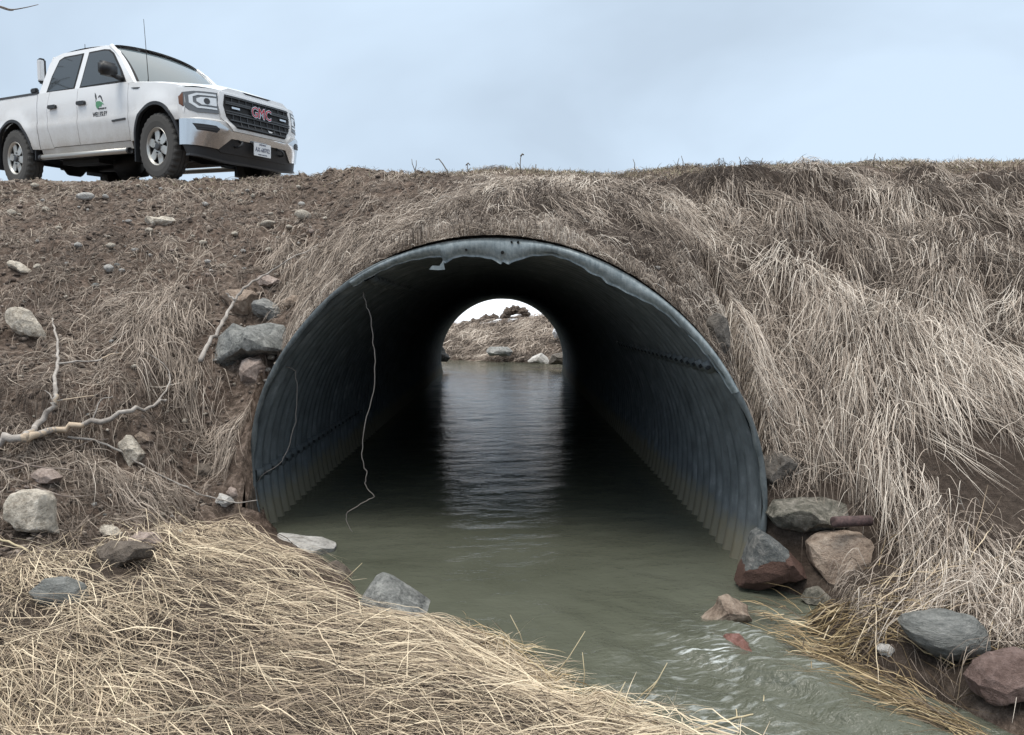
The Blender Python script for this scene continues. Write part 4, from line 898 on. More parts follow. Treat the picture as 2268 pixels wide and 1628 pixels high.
# rusty pipe end on the slab
P0, P1 = at_y(1846, 1156, 3.60), at_y(1926, 1153, 3.66)
def rust():
    m = mat('rusty_iron', rough=.85, metal=.2); t = NT(m); o = t.obj(); t.l(t.ramp(t.noise(o, 40., 5, .7), [(.35, (.05, .034, .034)), (.65, (.13, .082, .078))]), t.b.inputs['Base Color']); t.l(t.bump(t.noise(o, 90., 4), .5, .004), t.b.inputs['Normal']); return m
d = Vector(P1 - P0); n = 20; ax = d.normalized(); a_ = ax.cross(Vector((0, 0, 1))).normalized(); b_ = ax.cross(a_); rings = []
for t_, r_ in ((0, .016), (0, .026), (.25, .0275), (.6, .0265), (1, .027), (1, .017), (.85, .016)):
    rings.append([d * t_ + (a_ * math.cos(2 * math.pi * k / n) + b_ * math.sin(2 * math.pi * k / n)) * r_ for k in range(n)])
V = [v for q in rings for v in q]; F = [(i * n + k, i * n + (k + 1) % n, (i + 1) * n + (k + 1) % n, (i + 1) * n + k) for i in range(len(rings) - 1) for k in range(n)] + [tuple(range(n))[::-1], tuple((len(rings) - 1) * n + k for k in range(n))]
o = pyd('rusty_pipe', V, F, rust(), None, True); o.location = P0; tag(o, 'short rusty iron pipe end lying on the flat mottled slab at right', 'pipe')
# ------------------------------------------------------------------ pickup truck on the road
def paint_mat():
    m = mat('white_paint', (.78, .79, .80), .28, 0., .5); t = NT(m); o = t.obj()
    z = t.n('ShaderNodeSeparateXYZ'); t.l(o, z.inputs[0])
    n = t.noise(o, 3., 5, .7); n2 = t.noise(o, 60., 4, .7)
    d = t.n('ShaderNodeMapRange'); d.inputs['From Min'].default_value = 1.0; d.inputs['From Max'].default_value = .42
    t.l(t.math('ADD', z.outputs[2], t.math('MULTIPLY', t.math('SUBTRACT', n, .5), .5)), d.inputs['Value'])
    f = t.math('MULTIPLY', d.outputs[0], t.math('ADD', .45, t.math('MULTIPLY', n2, .7)))
    t.l(t.mix(f, (.80, .81, .82), (.36, .315, .26)), t.b.inputs['Base Color'])
    t.l(t.math('ADD', .165, t.math('MULTIPLY', f, .5)), t.b.inputs['Roughness'])
    t.b.inputs['Coat Weight'].default_value = .3
    return m
M_PAINT = paint_mat(); M_PLAS = mat('black_plastic', (.022, .023, .025), .5); M_TRIM = mat('dark_trim', (.008, .008, .009), .7)
M_GLASS = mat('tinted_glass', (.015, .02, .022), .03, 0., .8); M_SCREEN = mat('windscreen_glass', (.10, .13, .145), .04, 0., 1.)
M_CHROME = mat('chrome', (.62, .63, .64), .16, .95); M_RUB = mat('tyre_rubber', (.075, .072, .068), .9); M_ALLOY = mat('alloy', (.50, .49, .46), .35, .6)
M_BEZ = mat('lamp_bezel', (.16, .165, .17), .3, .3); M_GRL = mat('grille_grey', (.045, .047, .05), .4); M_LENS = mat('lamp_lens', (.75, .77, .78), .12, .2); M_REDL = mat('red_letter', (.45, .03, .05), .35); M_AMB = mat('side_marker', (.16, .06, .025), .3)
M_LET = mat('black_letter', (.06, .065, .07), .6); M_GRN = mat('green_leaf_print', (.10, .30, .16), .5); M_PLATE = mat('plate_white', (.72, .73, .74), .4); M_BLU = mat('plate_letter', (.07, .08, .14), .5)
truck = empty('pickup_truck'); lv = -r2
truck.matrix_world = Matrix([(hv[i] * .92, lv[i] * .92, u2[i] * 1.058, TP[i]) for i in range(3)] + [(0, 0, 0, 1)])
tag(truck, 'white four-door pickup truck with a dirty lower body parked on the road above the bank', 'pickup truck')
def surf(name, pts, mp_, off, thick, m, parent=truck, ca_=(), cb_=(), sharp=35):
    b = bmesh.new(); vs_ = [b.verts.new((p[0], p[1], 0)) for p in pts]
    for tr in tessellate_polygon([[Vector((p[0], p[1], 0)) for p in pts]]):
        try: b.faces.new([vs_[i] for i in tr])
        except ValueError: pass
    for c in ca_: bmesh.ops.bisect_plane(b, geom=b.verts[:] + b.edges[:] + b.faces[:], dist=1e-5, plane_co=(c, 0, 0), plane_no=(1, 0, 0))
    for c in cb_: bmesh.ops.bisect_plane(b, geom=b.verts[:] + b.edges[:] + b.faces[:], dist=1e-5, plane_co=(0, c, 0), plane_no=(0, 1, 0))
    b.verts.index_update(); n = len(b.verts); q = [(v.co.x, v.co.y) for v in b.verts]
    V = [mp_(a, c, off) for a, c in q] + [mp_(a, c, off - thick) for a, c in q]
    F = [tuple(v.index for v in f.verts) for f in b.faces]; G = [tuple(i + n for i in f[::-1]) for f in F]
    E = [(e.verts[0].index, e.verts[1].index) for e in b.edges if len(e.link_faces) == 1]; b.free()
    o = pyd(name, V, F + G + [(a, c, c + n, a + n) for a, c in E], m, parent, True)
    bb = bmesh.new(); bb.from_mesh(o.data); bmesh.ops.recalc_face_normals(bb, faces=bb.faces[:]); bb.to_mesh(o.data); bb.free()
    try: o.data.set_sharp_from_angle(angle=R_(sharp))
    except Exception: pass
    return o
def hwid(x, z):
    y = np.interp(z, [.40, .50, .56, .70, .76, .80, .86, 1.04, 1.10, 1.18, 1.25, 1.3], [.91, .94, .955, .975, .985, .992, .978, .978, .972, .962, .948, .93])
    for c in (0., -3.645):
        d = math.hypot(x - c, z - .42); y += .032 * float(1 - sstep(.49, .68, d)) if d > .3 else 0
    return float(y)
zq = lambda z: 1.23 + (z - 1.23) * .90 if z > 1.23 else z
NEAR = lambda x, z, o: (x, -(hwid(x, z) + o), z)
FARS = lambda x, z, o: (x, hwid(x, z) + o, z)
def xf(y, z):
    a = min(abs(y) / 1.005, 1.); x = .46 + .50 * (1 - a ** 4.2) ** .5
    return x - max(0, z - .72) * .14 + (.035 if z < .70 else 0) - max(0, .585 - z) * .38 * (1 - a ** 6)
FRONT = lambda y, z, o: (xf(y, z) + o, y, z)
CY = [c * s for c in (.15, .3, .45, .58, .68, .76, .82, .87, .91, .94, .965, .982, .993, 1.0) for s in (1, -1)] + [0]
CZc = [.5, .6, .66, .72, .80, .9, 1.0]
arc = lambda c, r, a0, a1, n=18: [(c + r * math.cos(R_(a0 + (a1 - a0) * i / n)), .42 + r * math.sin(R_(a0 + (a1 - a0) * i / n))) for i in range(n + 1)]
SX = [x * .12 - 4.9 for x in range(52)]; SZ = [.56, .64, .70, .74, .78, .82, .86, .92, .98, 1.04, 1.10, 1.15, 1.2]
for s, mp_ in ((1, NEAR), (-1, FARS)):
    surf('fender', [(-.625, .50)] + arc(0, .49, 170, 34, 22) + [(.60, .70), (.62, .9), (.58, 1.075), (.4, 1.115), (0, 1.165), (-.4, 1.20), (-.625, 1.215)], mp_, 0, .03, M_PAINT, ca_=SX, cb_=SZ)
    d1 = surf('door', [(-.635, .515), (-.635, 1.217), (-1.2, 1.232), (-1.87, 1.24), (-1.87, .515)], mp_, 0, .03, M_PAINT, ca_=SX, cb_=SZ)
    d2 = surf('door', [(-1.88, .515), (-1.88, 1.24), (-2.62, 1.25), (-2.68, 1.0), (-2.66, .75), (-2.58, .515)], mp_, 0, .03, M_PAINT, ca_=SX, cb_=SZ)
    surf('cab_corner', [(-2.63, 1.25), (-2.95, 1.25), (-2.95, .50), (-2.59, .50), (-2.67, .75), (-2.69, 1.0)], mp_, 0, .03, M_PAINT, ca_=SX, cb_=SZ)
    surf('bed_side', [(-2.97, .50)] + arc(-3.645, .49, 10, 170, 22)[0:] + [(-4.86, .52), (-4.86, 1.25), (-2.97, 1.25)], mp_, 0, .03, M_PAINT, ca_=SX, cb_=SZ)
    surf('bed_rail', [(-2.97, 1.245), (-4.86, 1.245), (-4.86, 1.275), (-2.97, 1.275)], mp_, .008, .07, M_PLAS, ca_=SX)
    surf('rocker_panel', [(-.62, .42), (-2.95, .42), (-2.95, .51), (-.62, .51)], mp_, -.012, .04, M_PAINT, ca_=SX)
    for c in (0, -3.645):
        o1, o2 = arc(c, .515, 5, 175, 24), arc(c, .475, 175, 5, 24)
        surf('arch_lip', o1 + o2, mp_, .012, .05, M_PLAS if True else M_PAINT)
    for d, hx in ((d1, -1.74), (d2, -2.50)):
        surf('handle', [(hx - .105, 1.035), (hx - .095, 1.06), (hx + .085, 1.06), (hx + .10, 1.045), (hx + .095, 1.012), (hx - .09, 1.012)], mp_, .038, .036, M_PLAS, d)
    if s == 1: door1 = d1
    # glasshouse
    gm = (lambda x, z, o: (x, -(.945 - (z - 1.23) * .30 + o), zq(z))) if s == 1 else (lambda x, z, o: (x, .945 - (z - 1.23) * .30 + o, zq(z)))
    surf('cab_side', [(-.52, 1.215), (-.80, 1.45), (-1.12, 1.74), (-1.26, 1.815), (-1.45, 1.845), (-2.55, 1.855), (-2.74, 1.82), (-2.86, 1.72), (-2.95, 1.24)], gm, 0, .05, M_PAINT)
    w1 = surf('window_frame', [(-.70, 1.235), (-.88, 1.43), (-1.17, 1.70), (-1.30, 1.77), (-1.44, 1.79), (-1.83, 1.79), (-1.85, 1.235)], gm, .004, .02, M_TRIM)
    surf('side_window', [(-.79, 1.262), (-.92, 1.43), (-1.20, 1.69), (-1.32, 1.75), (-1.45, 1.765), (-1.805, 1.765), (-1.82, 1.262)], gm, .008, .02, M_GLASS, w1)
    w2 = surf('window_frame', [(-1.98, 1.235), (-1.96, 1.79), (-2.48, 1.79), (-2.60, 1.75), (-2.70, 1.5), (-2.74, 1.235)], gm, .004, .02, M_TRIM)
    surf('side_window', [(-2.005, 1.262), (-1.99, 1.765), (-2.46, 1.765), (-2.575, 1.73), (-2.665, 1.5), (-2.70, 1.262)], gm, .008, .02, M_GLASS, w2)
    # lamps
    k = -s
    hl = surf('headlight', [(k * .665, 1.03), (k * .92, 1.02), (k * .985, 1.005), (k * .999, .95), (k * .995, .86), (k * .96, .80), (k * .90, .775), (k * .67, .785)], FRONT, .014, .04, M_BEZ, ca_=CY, cb_=CZc)
    surf('side_marker', [(k * .985, 1.0), (k * 1.0, .955), (k * 1.0, .87), (k * .988, .84)], FRONT, .019, .012, M_AMB, hl, ca_=CY)
    surf('light_bar', [(k * .69, 1.005), (k * .90, .998), (k * .955, .97), (k * .955, .88), (k * .90, .825), (k * .69, .825), (k * .69, .845), (k * .885, .847), (k * .93, .89), (k * .93, .955), (k * .89, .975), (k * .69, .982)], FRONT, .022, .012, M_LENS, hl, ca_=CY)
    surf('lens', [(k * .69, .962), (k * .86, .955), (k * .90, .935), (k * .90, .90), (k * .86, .868), (k * .69, .868)], FRONT, .022, .012, M_LENS, hl, ca_=CY)
    surf('projector', [(k * (.805 + .032 * math.cos(a)), .913 + .036 * math.sin(a)) for a in np.linspace(0, 6.28, 17)[:-1]], FRONT, .028, .012, M_GRL, hl)
    va = surf('bumper_vent', [(k * .955, .645), (k * .73, .635), (k * .68, .60), (k * .72, .555), (k * .92, .57)], FRONT, .014, .02, M_PLAS, ca_=CY)
    for z in (.585, .61): surf('vent_slat', [(k * .93, z + .006), (k * .72, z + .004), (k * .72, z - .004), (k * .93, z - .004)], FRONT, .02, .008, M_GRL, va, ca_=CY)
    V, F = tube([(smooth_path([(xf(k * .4, .47) - .02, k * .34, .50), (xf(.4, .47) + .07, k * .36, .49), (xf(.4, .47) + .09, k * .39, .455), (xf(.4, .47) + .06, k * .41, .43), (xf(.4, .47) - .02, k * .41, .43)]), .014)], 8)
    pyd('tow_hook', V, F, M_PLAS, truck, True)
    for c in (0., -3.645):      # dark wheel-house linings
        an = np.linspace(-.15, math.pi + .15, 25); V = [(c + .482 * math.cos(a), -s * yy, .42 + .482 * math.sin(a)) for yy in (.50, .955) for a in an] + [(c, -s * .50, .42)]
        pyd('wheel_housing', V, [(i, i + 1, 26 + i, 25 + i) for i in range(24)] + [(50, i + 1, i) for i in range(24)], M_TRIM, truck, True)
    # mirror
    b = bmesh.new(); bmesh.ops.create_cube(b, size=1); bmesh.ops.scale(b, vec=(.16, .25, .18), verts=b.verts[:])
    for v in b.verts:
        if v.co.x > 0: v.co.y *= .85; v.co.z *= .75
    bmesh.ops.bevel(b, geom=b.edges[:], offset=.03, segments=3, affect='EDGES'); me = bpy.data.meshes.new('mirror'); b.to_mesh(me); b.free()
    me.polygons.foreach_set('use_smooth', [True] * len(me.polygons)); mi = link('mirror', me, M_PLAS, truck); mi.location = (-.83, -s * 1.13, 1.36)
    V, F = tube([([(-.80, -s * .93, 1.27), (-.81, -s * 1.02, 1.285), (-.82, -s * 1.10, 1.31)], (.035, .03))], 8); V = [np.array(v) - np.array([-.83, -s * 1.13, 1.36]) for v in V]
    pyd('mirror_arm', V, F, M_PLAS, mi, True)
    # step bar, mud flaps
    V, F = tube([([(-.66, -s * .97, .385), (-2.86, -s * .97, .385)], .042)], 10)
    V = [Vector((v.x, v.y, .385 + (v.z - .385) * .85)) for v in V]
    rb_ = pyd('running_board', V, F, M_CHROME if False else M_ALLOY, truck, True)
    V, F = [], []
    for x in (-.62, -.66, -2.86, -2.92):
        for a in range(10): V.append((x, -s * .97 + .046 * math.cos(a * .628), .385 + .040 * math.sin(a * .628)))
    for i in (0, 2):
        for a in range(10): F.append((i * 10 + a, i * 10 + (a + 1) % 10, i * 10 + 10 + (a + 1) % 10, i * 10 + 10 + a))
        F += [tuple(i * 10 + a for a in range(10)), tuple(i * 10 + 10 + a for a in range(10))]
    pyd('step_end_cap', V[:20], F[:12], M_PLAS, rb_, True); pyd('step_end_cap', V[20:], [tuple(i - 20 for i in f) for f in F[12:]], M_PLAS, rb_, True)
    for c, x0, z0 in ((0, -.47, .24), (-3.645, -4.14, .26)):
        pyd('mud_flap', [(x0 - dx, -s * y, z) for dx in (0, .018) for y, z in ((.78, z0), (.99, z0), (.99, .62), (.78, .62))], [(0, 1, 2, 3), (7, 6, 5, 4), (0, 4, 5, 1), (1, 5, 6, 2), (2, 6, 7, 3), (3, 7, 4, 0)], M_PLAS, truck)
    pyd('mud_flap', [(x, -s * y, z) for x in (-3.10, -3.08) for y, z in ((.75, .36), (.96, .36), (.96, .62), (.75, .62))], [(0, 1, 2, 3), (7, 6, 5, 4), (0, 4, 5, 1), (1, 5, 6, 2), (2, 6, 7, 3), (3, 7, 4, 0)], M_PLAS, truck)
# hood, windscreen, roof
def gridpart(name, fn, nu, nv, m, thick=None, parent=truck):
    V = [fn(i / (nu - 1), j / (nv - 1)) for i in range(nu) for j in range(nv)]
    return pyd(name, V, gridfaces(nu, nv), m, parent, True)
def hood(a, b):
    y = -.945 + 1.89 * a; xe = xf(y, 1.05) - .005; x = -.47 - .10 * (y / .9) ** 2 + (xe + .47 + .10 * (y / .9) ** 2) * b
    zs = np.interp(x, [-.6, 0, .4, .7, .95], [1.213, 1.165, 1.115, 1.08, 1.03]); c = 1 - (y / .945) ** 2
    z = zs + .085 * c ** .6 + .018 * float(sstep(.62, .50, abs(y))) - .10 * float(sstep(.82, 1., b)) * (.35 + .65 * c) * .45
    if abs(y) > .94: z = zs - .01
    return (x, y, z)
gridpart('hood', hood, 61, 31, M_PAINT)
def wsh(a, b, e=0.):
    s = -1 + 2 * a; hw_ = .86 + (.735 - .86) * b; y = s * hw_
    x0_ = -.42 - .20 * s * s; x1_ = -1.22 - .10 * s * s
    return (x0_ + (x1_ - x0_) * b + .03 * math.sin(math.pi * b) * 1.2 + e * .5, y, zq(1.222 + (1.825 - 1.222) * b + .035 * (1 - s * s) * b + .03 * math.sin(math.pi * b)) + e)
wsf = gridpart('windscreen', wsh, 25, 13, M_TRIM)
gridpart('glass', lambda a, b: wsh(.035 + .93 * a, .05 + .90 * b, .004), 25, 13, M_SCREEN, parent=wsf)
for s in (0, 1):
    P_ = [wsh(s, b, .0) for b in np.linspace(0, 1, 9)]; P_ = [(p[0], p[1] * 1.012, p[2]) for p in P_]
    V, F = tube([(P_, .036)], 8); pyd('windscreen_pillar', V, F, M_PAINT, truck, True)
for yb, yt in ((-.42, -.05), (.05, .50)):
    a0, a1 = (yb / .86 + 1) / 2, (yt / .80 + 1) / 2
    V, F = tube([([wsh(a0, .03, .02), wsh((a0 + a1) / 2, .10, .02), wsh(a1, .20 if yb < 0 else .30, .018)], .009)], 6); pyd('wiper', V, F, M_TRIM, truck, True)
def roof(a, b):
    s = -1 + 2 * a; x = -1.20 - .10 * s * s + (-2.80 + 1.20 + .10 * s * s) * b; y = s * (.765 - .02 * (2 * b - 1) ** 2)
    return (x, y, -.060 + 1.832 + .062 * (1 - s * s) ** .55 + .03 * math.sin(math.pi * min(1, b * 1.05)) - .05 * float(sstep(.9, 1., b)))
gridpart('roof', roof, 31, 21, M_PAINT)
def backw(a, b):
    s = -1 + 2 * a; z = .9 + .93 * b; hw_ = .95 if z < 1.23 else .945 - (z - 1.23) * .30
    return (-2.95 + .14 * max(0, (z - 1.24) / .6) , s * hw_, zq(z))
bk = gridpart('cab_back', backw, 13, 9, M_PAINT)
gridpart('rear_window', lambda a, b: (-2.965 + .14 * (.12 + .55 * b) / .6 * .9, (-1 + 2 * a) * .58, 1.32 + .36 * b), 5, 5, M_GLASS, parent=bk)
def box(name, c, sz, m, parent=truck, bev=.01, rot=None):
    b = bmesh.new(); bmesh.ops.create_cube(b, size=1); bmesh.ops.scale(b, vec=sz, verts=b.verts[:])
    if bev: bmesh.ops.bevel(b, geom=b.edges[:], offset=bev, segments=2, affect='EDGES')
    me = bpy.data.meshes.new(name); b.to_mesh(me); b.free(); o = link(name, me, m, parent); o.location = c
    if rot: o.rotation_euler = rot
    return o
box('bed_floor', (-3.92, 0, .86), (1.86, 1.6, .04), M_PLAS); box('tailgate', (-4.88, 0, .92), (.05, 1.72, .68), M_PAINT, bev=.015); box('rear_bumper', (-4.98, 0, .62), (.16, 1.86, .2), M_CHROME, bev=.03)
box('inner_body', (-1.15, 0, .80), (3.4, 1.60, .56), M_TRIM, bev=.02)
box('frame_rail', (-2.0, -.45, .52), (5.6, .1, .16), M_TRIM); box('frame_rail', (-2.0, .45, .52), (5.6, .1, .16), M_TRIM)
V, F = tube([([(-3.645, -.72, .40), (-3.645, -.2, .40), (-3.645, -.1, .40), (-3.645, .1, .40), (-3.645, .2, .40), (-3.645, .72, .40)], [.045, .05, .14, .14, .05, .045])], 12); pyd('rear_axle', V, F, M_TRIM, truck, True)
V, F = tube([([(-.0, -.72, .40), (0, -.2, .38), (0, .72, .40)], [.05, .10, .05])], 10); pyd('front_axle', V, F, M_TRIM, truck, True)
V, F = tube([([(-1.0, -.2, .42), (-1.55, -.2, .40), (-1.62, -.2, .36), (-2.0, -.2, .34), (-2.08, -.2, .40), (-3.0, -.2, .42)], [.05, .06, .15, .15, .05, .05])], 12); pyd('gearbox', V, F, M_TRIM, truck, True)
V, F = tube([([(-2.15, .38, .42), (-2.25, .38, .38), (-2.85, .38, .36), (-2.95, .38, .40), (-4.7, .5, .46)], [.04, .13, .13, .05, .04])], 12); pyd('silencer', V, F, M_TRIM, truck, True)
box('fuel_tank', (-2.35, -.55, .44), (1.1, .36, .24), M_TRIM, bev=.06)
# nose
surf('nose_panel', [(-.999, .70), (-.999, 1.06), (-.6, 1.075), (.6, 1.075), (.999, 1.06), (.999, .70), (.6, .60), (-.6, .60)], FRONT, 0, .03, M_PAINT, ca_=CY, cb_=CZc)
surf('nose_lip', [(-.60, 1.075), (-.50, 1.115), (.50, 1.115), (.60, 1.075), (.60, 1.04), (-.60, 1.04)], FRONT, .012, .05, M_PAINT, ca_=CY)
surf('hood_slot', [(-.26, 1.112), (.26, 1.112), (.20, 1.094), (-.20, 1.094)], FRONT, .017, .02, M_TRIM)
surf('grille_surround', [(-.64, 1.055), (.64, 1.055), (.675, .90), (.645, .745), (.49, .605), (-.49, .605), (-.645, .745), (-.675, .90)], FRONT, .022, .05, M_PAINT, ca_=CY, cb_=CZc)
gr = surf('grille', [(-.575, 1.03), (.575, 1.03), (.605, .90), (.575, .765), (.44, .645), (-.44, .645), (-.575, .765), (-.605, .90)], FRONT, .028, .02, M_TRIM, ca_=CY, cb_=CZc)
def gb(z, w0, t=.016, off=.05): surf('grille_bar', [(-w0, z + t / 2), (w0, z + t / 2), (w0, z - t / 2), (-w0, z - t / 2)], FRONT, off, .03, M_GRL, gr, ca_=CY)
for z, w0 in ((1.01, .57), (.945, .575), (.925, .58), (.835, .585), (.81, .58), (.735, .53), (.67, .455)): gb(z, w0)
for y in np.arange(-.48, .49, .12):
    for z0, z1 in ((.945, 1.01), (.735, .81), (.67, .735)):
        if abs(y) < (.56 if z0 > .7 else .44): surf('grille_upright', [(y - .005, z0), (y + .005, z0), (y + .005, z1), (y - .005, z1)], FRONT, .040, .015, M_GRL, gr)
for k in (-1, 1): surf('grille_badge', [(k * .50, .895), (k * .37, .895), (k * .37, .872), (k * .50, .872)], FRONT, .055, .02, M_CHROME, gr)
bump_ = surf('bumper', [(-1.0, .70), (-.70, .685), (-.52, .60), (.52, .60), (.70, .685), (1.0, .70), (1.0, .40), (.66, .375), (.50, .515), (-.50, .515), (-.66, .375), (-1.0, .40)], FRONT, .01, .06, M_CHROME, ca_=CY, cb_=[.42, .46, .5, .54, .6, .64])
surf('bumper_centre', [(-.50, .515), (.50, .515), (.66, .375), (.60, .345), (-.60, .345), (-.66, .375)], FRONT, -.012, .06, M_PLAS, ca_=CY)
surf('air_dam', [(-.985, .40), (.985, .40), (.96, .30), (.55, .26), (-.55, .26), (-.96, .30)], FRONT, -.025, .05, M_PLAS, ca_=CY)
surf('air_dam_edge', [(-.96, .30), (-.55, .26), (.55, .26), (.96, .30), (.96, .275), (.55, .235), (-.55, .235), (-.96, .275)], FRONT, -.005, .08, M_GRL, ca_=CY)
pl = surf('licence_plate', [(-.155, .525), (.155, .525), (.155, .365), (-.155, .365)], lambda y, z, o: (1.005 + o, y, z), .022, .012, M_PLATE)
def text(name, body, size, m, parent, loc, rot, ext=.002, sx=1., ang=0.):
    c = bpy.data.curves.new(name, 'FONT'); c.body = body; c.size = size; c.extrude = ext; c.align_x = 'CENTER'; c.align_y = 'CENTER'; c.resolution_u = 2
    o = bpy.data.objects.new(name, c); COL.objects.link(o); dg = bpy.context.evaluated_depsgraph_get()
    me = bpy.data.meshes.new_from_object(o.evaluated_get(dg)); bpy.data.objects.remove(o)
    for v in me.vertices: v.co.x *= sx
    me.materials.clear(); t = link(name, me, m, parent); t.location = loc; t.rotation_euler = rot; return t
FR, SR = (math.pi / 2, 0, math.pi / 2), (math.pi / 2, 0, 0)
text('plate_number', 'AX-68702', .078, M_BLU, pl, (1.029, 0, .442), FR, .002, .82); text('plate_heading', 'ONTARIO', .026, M_BLU, pl, (1.029, 0, .505), FR, .002, 1.1)
text('plate_slogan', 'YOURS TO DISCOVER', .017, M_BLU, pl, (1.029, 0, .384), FR, .002, 1.)
lx = xf(0, .885) + .062
le = text('emblem_edge', 'GMC', .18, M_CHROME, gr, (lx, 0, .885), FR, .012, .92)
for v in le.data.vertices: pass
bmE = bpy.data.curves.new('edge', 'FONT'); bmE.body = 'GMC'; bmE.size = .18; bmE.extrude = .012; bmE.offset = .0075; bmE.align_x = 'CENTER'; bmE.align_y = 'CENTER'; bmE.resolution_u = 2
oE = bpy.data.objects.new('edge', bmE); COL.objects.link(oE); meE = bpy.data.meshes.new_from_object(oE.evaluated_get(bpy.context.evaluated_depsgraph_get())); bpy.data.objects.remove(oE)
for v in meE.vertices: v.co.x *= .92
meE.materials.clear(); meE.materials.append(M_CHROME); le.data = meE
text('emblem_letters', 'GMC', .18, M_REDL, gr, (lx + .004, 0, .885), FR, .012, .92)
# door lettering and emblem
dl = lambda x, z: (x, -(hwid(x, z) + .004), z)
text('door_lettering', 'WELLESLEY', .088, M_LET, door1, dl(-1.30, .865), SR, .002, .78); text('door_small_lettering', 'TOWNSHIP OF', .030, M_LET, door1, dl(-1.24, .935), SR, .002, 1.)
def print_(name, pts, m):    # shapes of the emblem, in centimetres about its middle
    surf(name, [(-1.31 + x / 110., 1.005 + z / 110.) for x, z in pts], NEAR, .004, .005, m, door1)
print_('emblem_leaf', [(-9, 2), (-4, 3.2), (2, 2.8), (8, .6), (13, -2.4), (7, -1.6), (5.5, -4.6), (-1, -4.6), (-2.5, -7.6), (-6.5, -6.6), (-9.2, -3)], M_GRN)
print_('emblem_arch', [(-3.5, 8.2), (-.5, 11), (2.4, 11.3), (6, 9), (9, 4.6), (10.4, 1.8), (8, 2), (5.5, 6), (2.6, 8.6), (.4, 9), (-2, 8)], M_LET)
print_('emblem_bird', [(-12.6, 15.6), (-9.6, 13.2), (-7.6, 10), (-6.6, 6.6), (-8, 5.6), (-8.6, 2.4), (-9.4, 2.4), (-9.4, 6.2), (-11.6, 9.6)], M_LET)
surf('door_badge', [(-.68, .785), (-1.0, .775), (-1.0, .752), (-.68, .762)], NEAR, .010, .01, M_GRL, door1)
surf('fender_badge', [(-.36, 1.135), (-.56, 1.145), (-.50, 1.125), (-.40, 1.12)], NEAR, .008, .008, M_GRL)
# aerials, beacon, rack lamp
V, F = tube([([(-.50, -.74, 1.21), (-.49, -.74, 1.30), (-.56, -.74, 2.02)], [.012, .006, .0035])], 6); pyd('aerial', V, F, M_TRIM, truck, True)
V, F = tube([([(-2.62, -.30, 1.81), (-2.62, -.30, 1.87), (-2.72, -.30, 1.905), (-2.72, -.30, 2.04)], [.05, .03, .008, .004])], 8); pyd('roof_aerial', V, F, M_TRIM, truck, True)
box('roof_beacon', (-2.05, -.15, 1.885), (.30, .16, .05), M_PLAS, bev=.02)
rk = box('rack_lamp', (-3.12, -.78, 1.60), (.10, .10, .34), M_PLAS, bev=.02); box('lamp_face', (.02, -.03, 0), (.09, .07, .28), M_PLATE, rk, bev=.01)
V, F = tube([([(-3.12, -.78, 1.25), (-3.12, -.78, 1.5)], .012)], 6); V = [np.array(v) - np.array([-3.12, -.78, 1.60]) for v in V]; pyd('lamp_post', V, F, M_PLAS, rk, True)
box('rail_clamp', (-3.08, -.93, 1.30), (.16, .06, .07), M_PLAS, bev=.015)
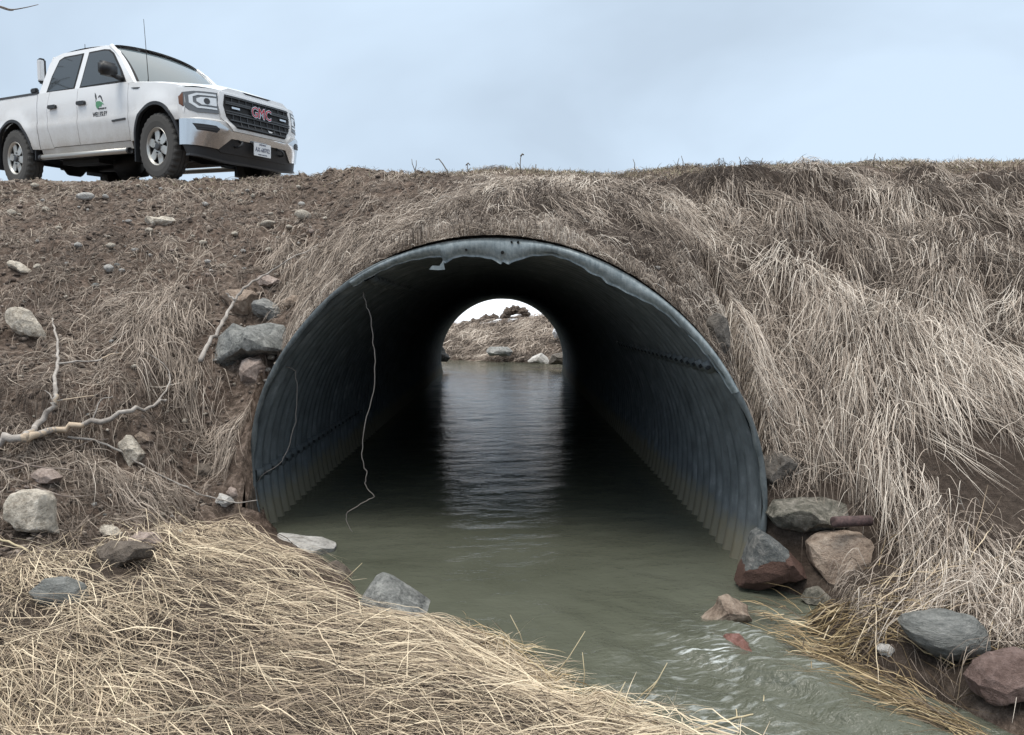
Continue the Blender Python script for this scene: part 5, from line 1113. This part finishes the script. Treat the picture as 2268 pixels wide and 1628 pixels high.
# wheels: one of each part, then copies
def lathe(prof, n=56, close=False):
    V = [(r * math.cos(2 * math.pi * k / n), y, r * math.sin(2 * math.pi * k / n)) for r, y in prof for k in range(n)]
    m_ = len(prof); F = [(i * n + k, i * n + (k + 1) % n, (i + 1) * n + (k + 1) % n, (i + 1) * n + k) for i in range(m_ - 1) for k in range(n)]
    if close: F += [((m_ - 1) * n + k, (m_ - 1) * n + (k + 1) % n, (k + 1) % n, k) for k in range(n)]
    return V, F
def wheel_parts():
    w = empty('wheel'); w.parent = truck
    V, F = lathe([(.225, -.115), (.235, -.128), (.30, -.138), (.36, -.134), (.392, -.118), (.403, -.095), (.405, -.06), (.405, -.022), (.396, -.02), (.396, -.008), (.405, -.006), (.405, .04), (.396, .042), (.396, .054), (.405, .056), (.403, .095), (.392, .118), (.30, .135), (.225, .12), (.21, 0)], 120, True)
    n = 120; V2 = []
    for i, (x, y, z) in enumerate(V):
        r = math.hypot(x, z); k = i % n
        if r > .388 and (k // 2) % 2 == 0 and abs(y) > .05: s = (r - .011) / r; x *= s; z *= s
        V2.append((x, y, z))
    t = pyd('tyre', V2, F, M_RUB, w, False)
    # rim with six openings
    nr, na = 12, 144; rs = [.232, .226, .214, .205, .19, .175, .155, .135, .115, .095, .07, .001]
    ys = [-.122, -.128, -.118, -.100, -.094, -.092, -.092, -.094, -.098, -.102, -.104, -.104]
    V = [(rs[i] * math.cos(2 * math.pi * k / na), ys[i], rs[i] * math.sin(2 * math.pi * k / na)) for i in range(nr) for k in range(na)]; F = []
    for i in range(nr - 1):
        for k in range(na):
            a = ((k + .5) / na * 360) % 60 - 30; rm = (rs[i] + rs[i + 1]) / 2
            if .10 < rm < .204 and abs(a) < 17.5 * (rm - .070) / .125: continue
            F.append((i * na + k, i * na + (k + 1) % na, (i + 1) * na + (k + 1) % na, (i + 1) * na + k))
    nV = len(V); V += [(x, y + .018, z) for x, y, z in V]; cnt = {}
    for f in F:
        for q in range(4): e = tuple(sorted((f[q], f[(q + 1) % 4]))); cnt[e] = cnt.get(e, 0) + 1
    F += [tuple(i + nV for i in f[::-1]) for f in F] + [(a, b, b + nV, a + nV) for (a, b), c in cnt.items() if c == 1]
    rim_ = pyd('rim', V, F, M_ALLOY, w, False)
    V, F = lathe([(.215, -.05), (.001, -.05), (.001, -.045), (.215, -.045)], 40); pyd('brake_disc', V, F, M_TRIM, w, True)
    V, F = lathe([(.052, -.10), (.050, -.122), (.038, -.128), (.001, -.128)], 28); pyd('hub_cap', V, F, M_GRL, w, True)
    for k in range(6):
        a = k * math.pi / 3 + .52; V, F = lathe([(.012, -.1), (.012, -.118), (.001, -.12)], 6); pyd('lug_nut', [(x + .075 * math.cos(a), y, z + .075 * math.sin(a)) for x, y, z in V], F, M_GRL, w)
    return w
wh = wheel_parts(); first = True
for x, s in ((0, -1), (-3.645, -1), (0, 1), (-3.645, 1)):
    if first: w = wh; first = False
    else:
        w = wh.copy(); COL.objects.link(w); w.parent = truck
        for c in list(wh.children):
            d = c.copy(); COL.objects.link(d); d.parent = w
    w.location = (x, s * .855, .405); w.rotation_euler = (0, random.random(), 0) if s < 0 else (0, random.random(), math.pi)

# ------------------------------------------------------------------ bare tree at the roadside, out past the left edge; its branches mirror in the cab windows
rt = random.Random(11); tb = Vector((-15.4, 12.6, float(gz(-13.9, 12.6)) - .15)); limbs = []
def grow(p, d, ln, rad, depth):
    pts = [p]; k = 4
    for i in range(k):
        d = (d + Vector((rt.gauss(0, .13), rt.gauss(0, .13), rt.gauss(.03, .08)))).normalized(); p = p + d * ln / k; pts.append(p)
    limbs.append((pts, (rad, rad * .62)))
    if depth == 0: return
    for _ in range(4):
        i = rt.randint(2, k); a = (d + Vector((rt.gauss(0, .55), rt.gauss(0, .55), rt.gauss(.1, .35)))).normalized()
        grow(pts[i], a, ln * rt.uniform(.58, .82), rad * .55, depth - 1)
grow(tb, Vector((.05, -.03, 1)), 3.4, .24, 5)
tr = empty('bare_tree', tb); tag(tr, 'leafless tree beside the road beyond the left edge, mirrored in the truck side windows', 'tree')
V, F = tube(limbs[:1], 10); pyd('trunk', [Vector(v) - tb for v in V], F, M_TWIG, tr, True)
V, F = tube(limbs[1:], 5); pyd('crown', [Vector(v) - tb for v in V], F, M_TWIG, tr, True)
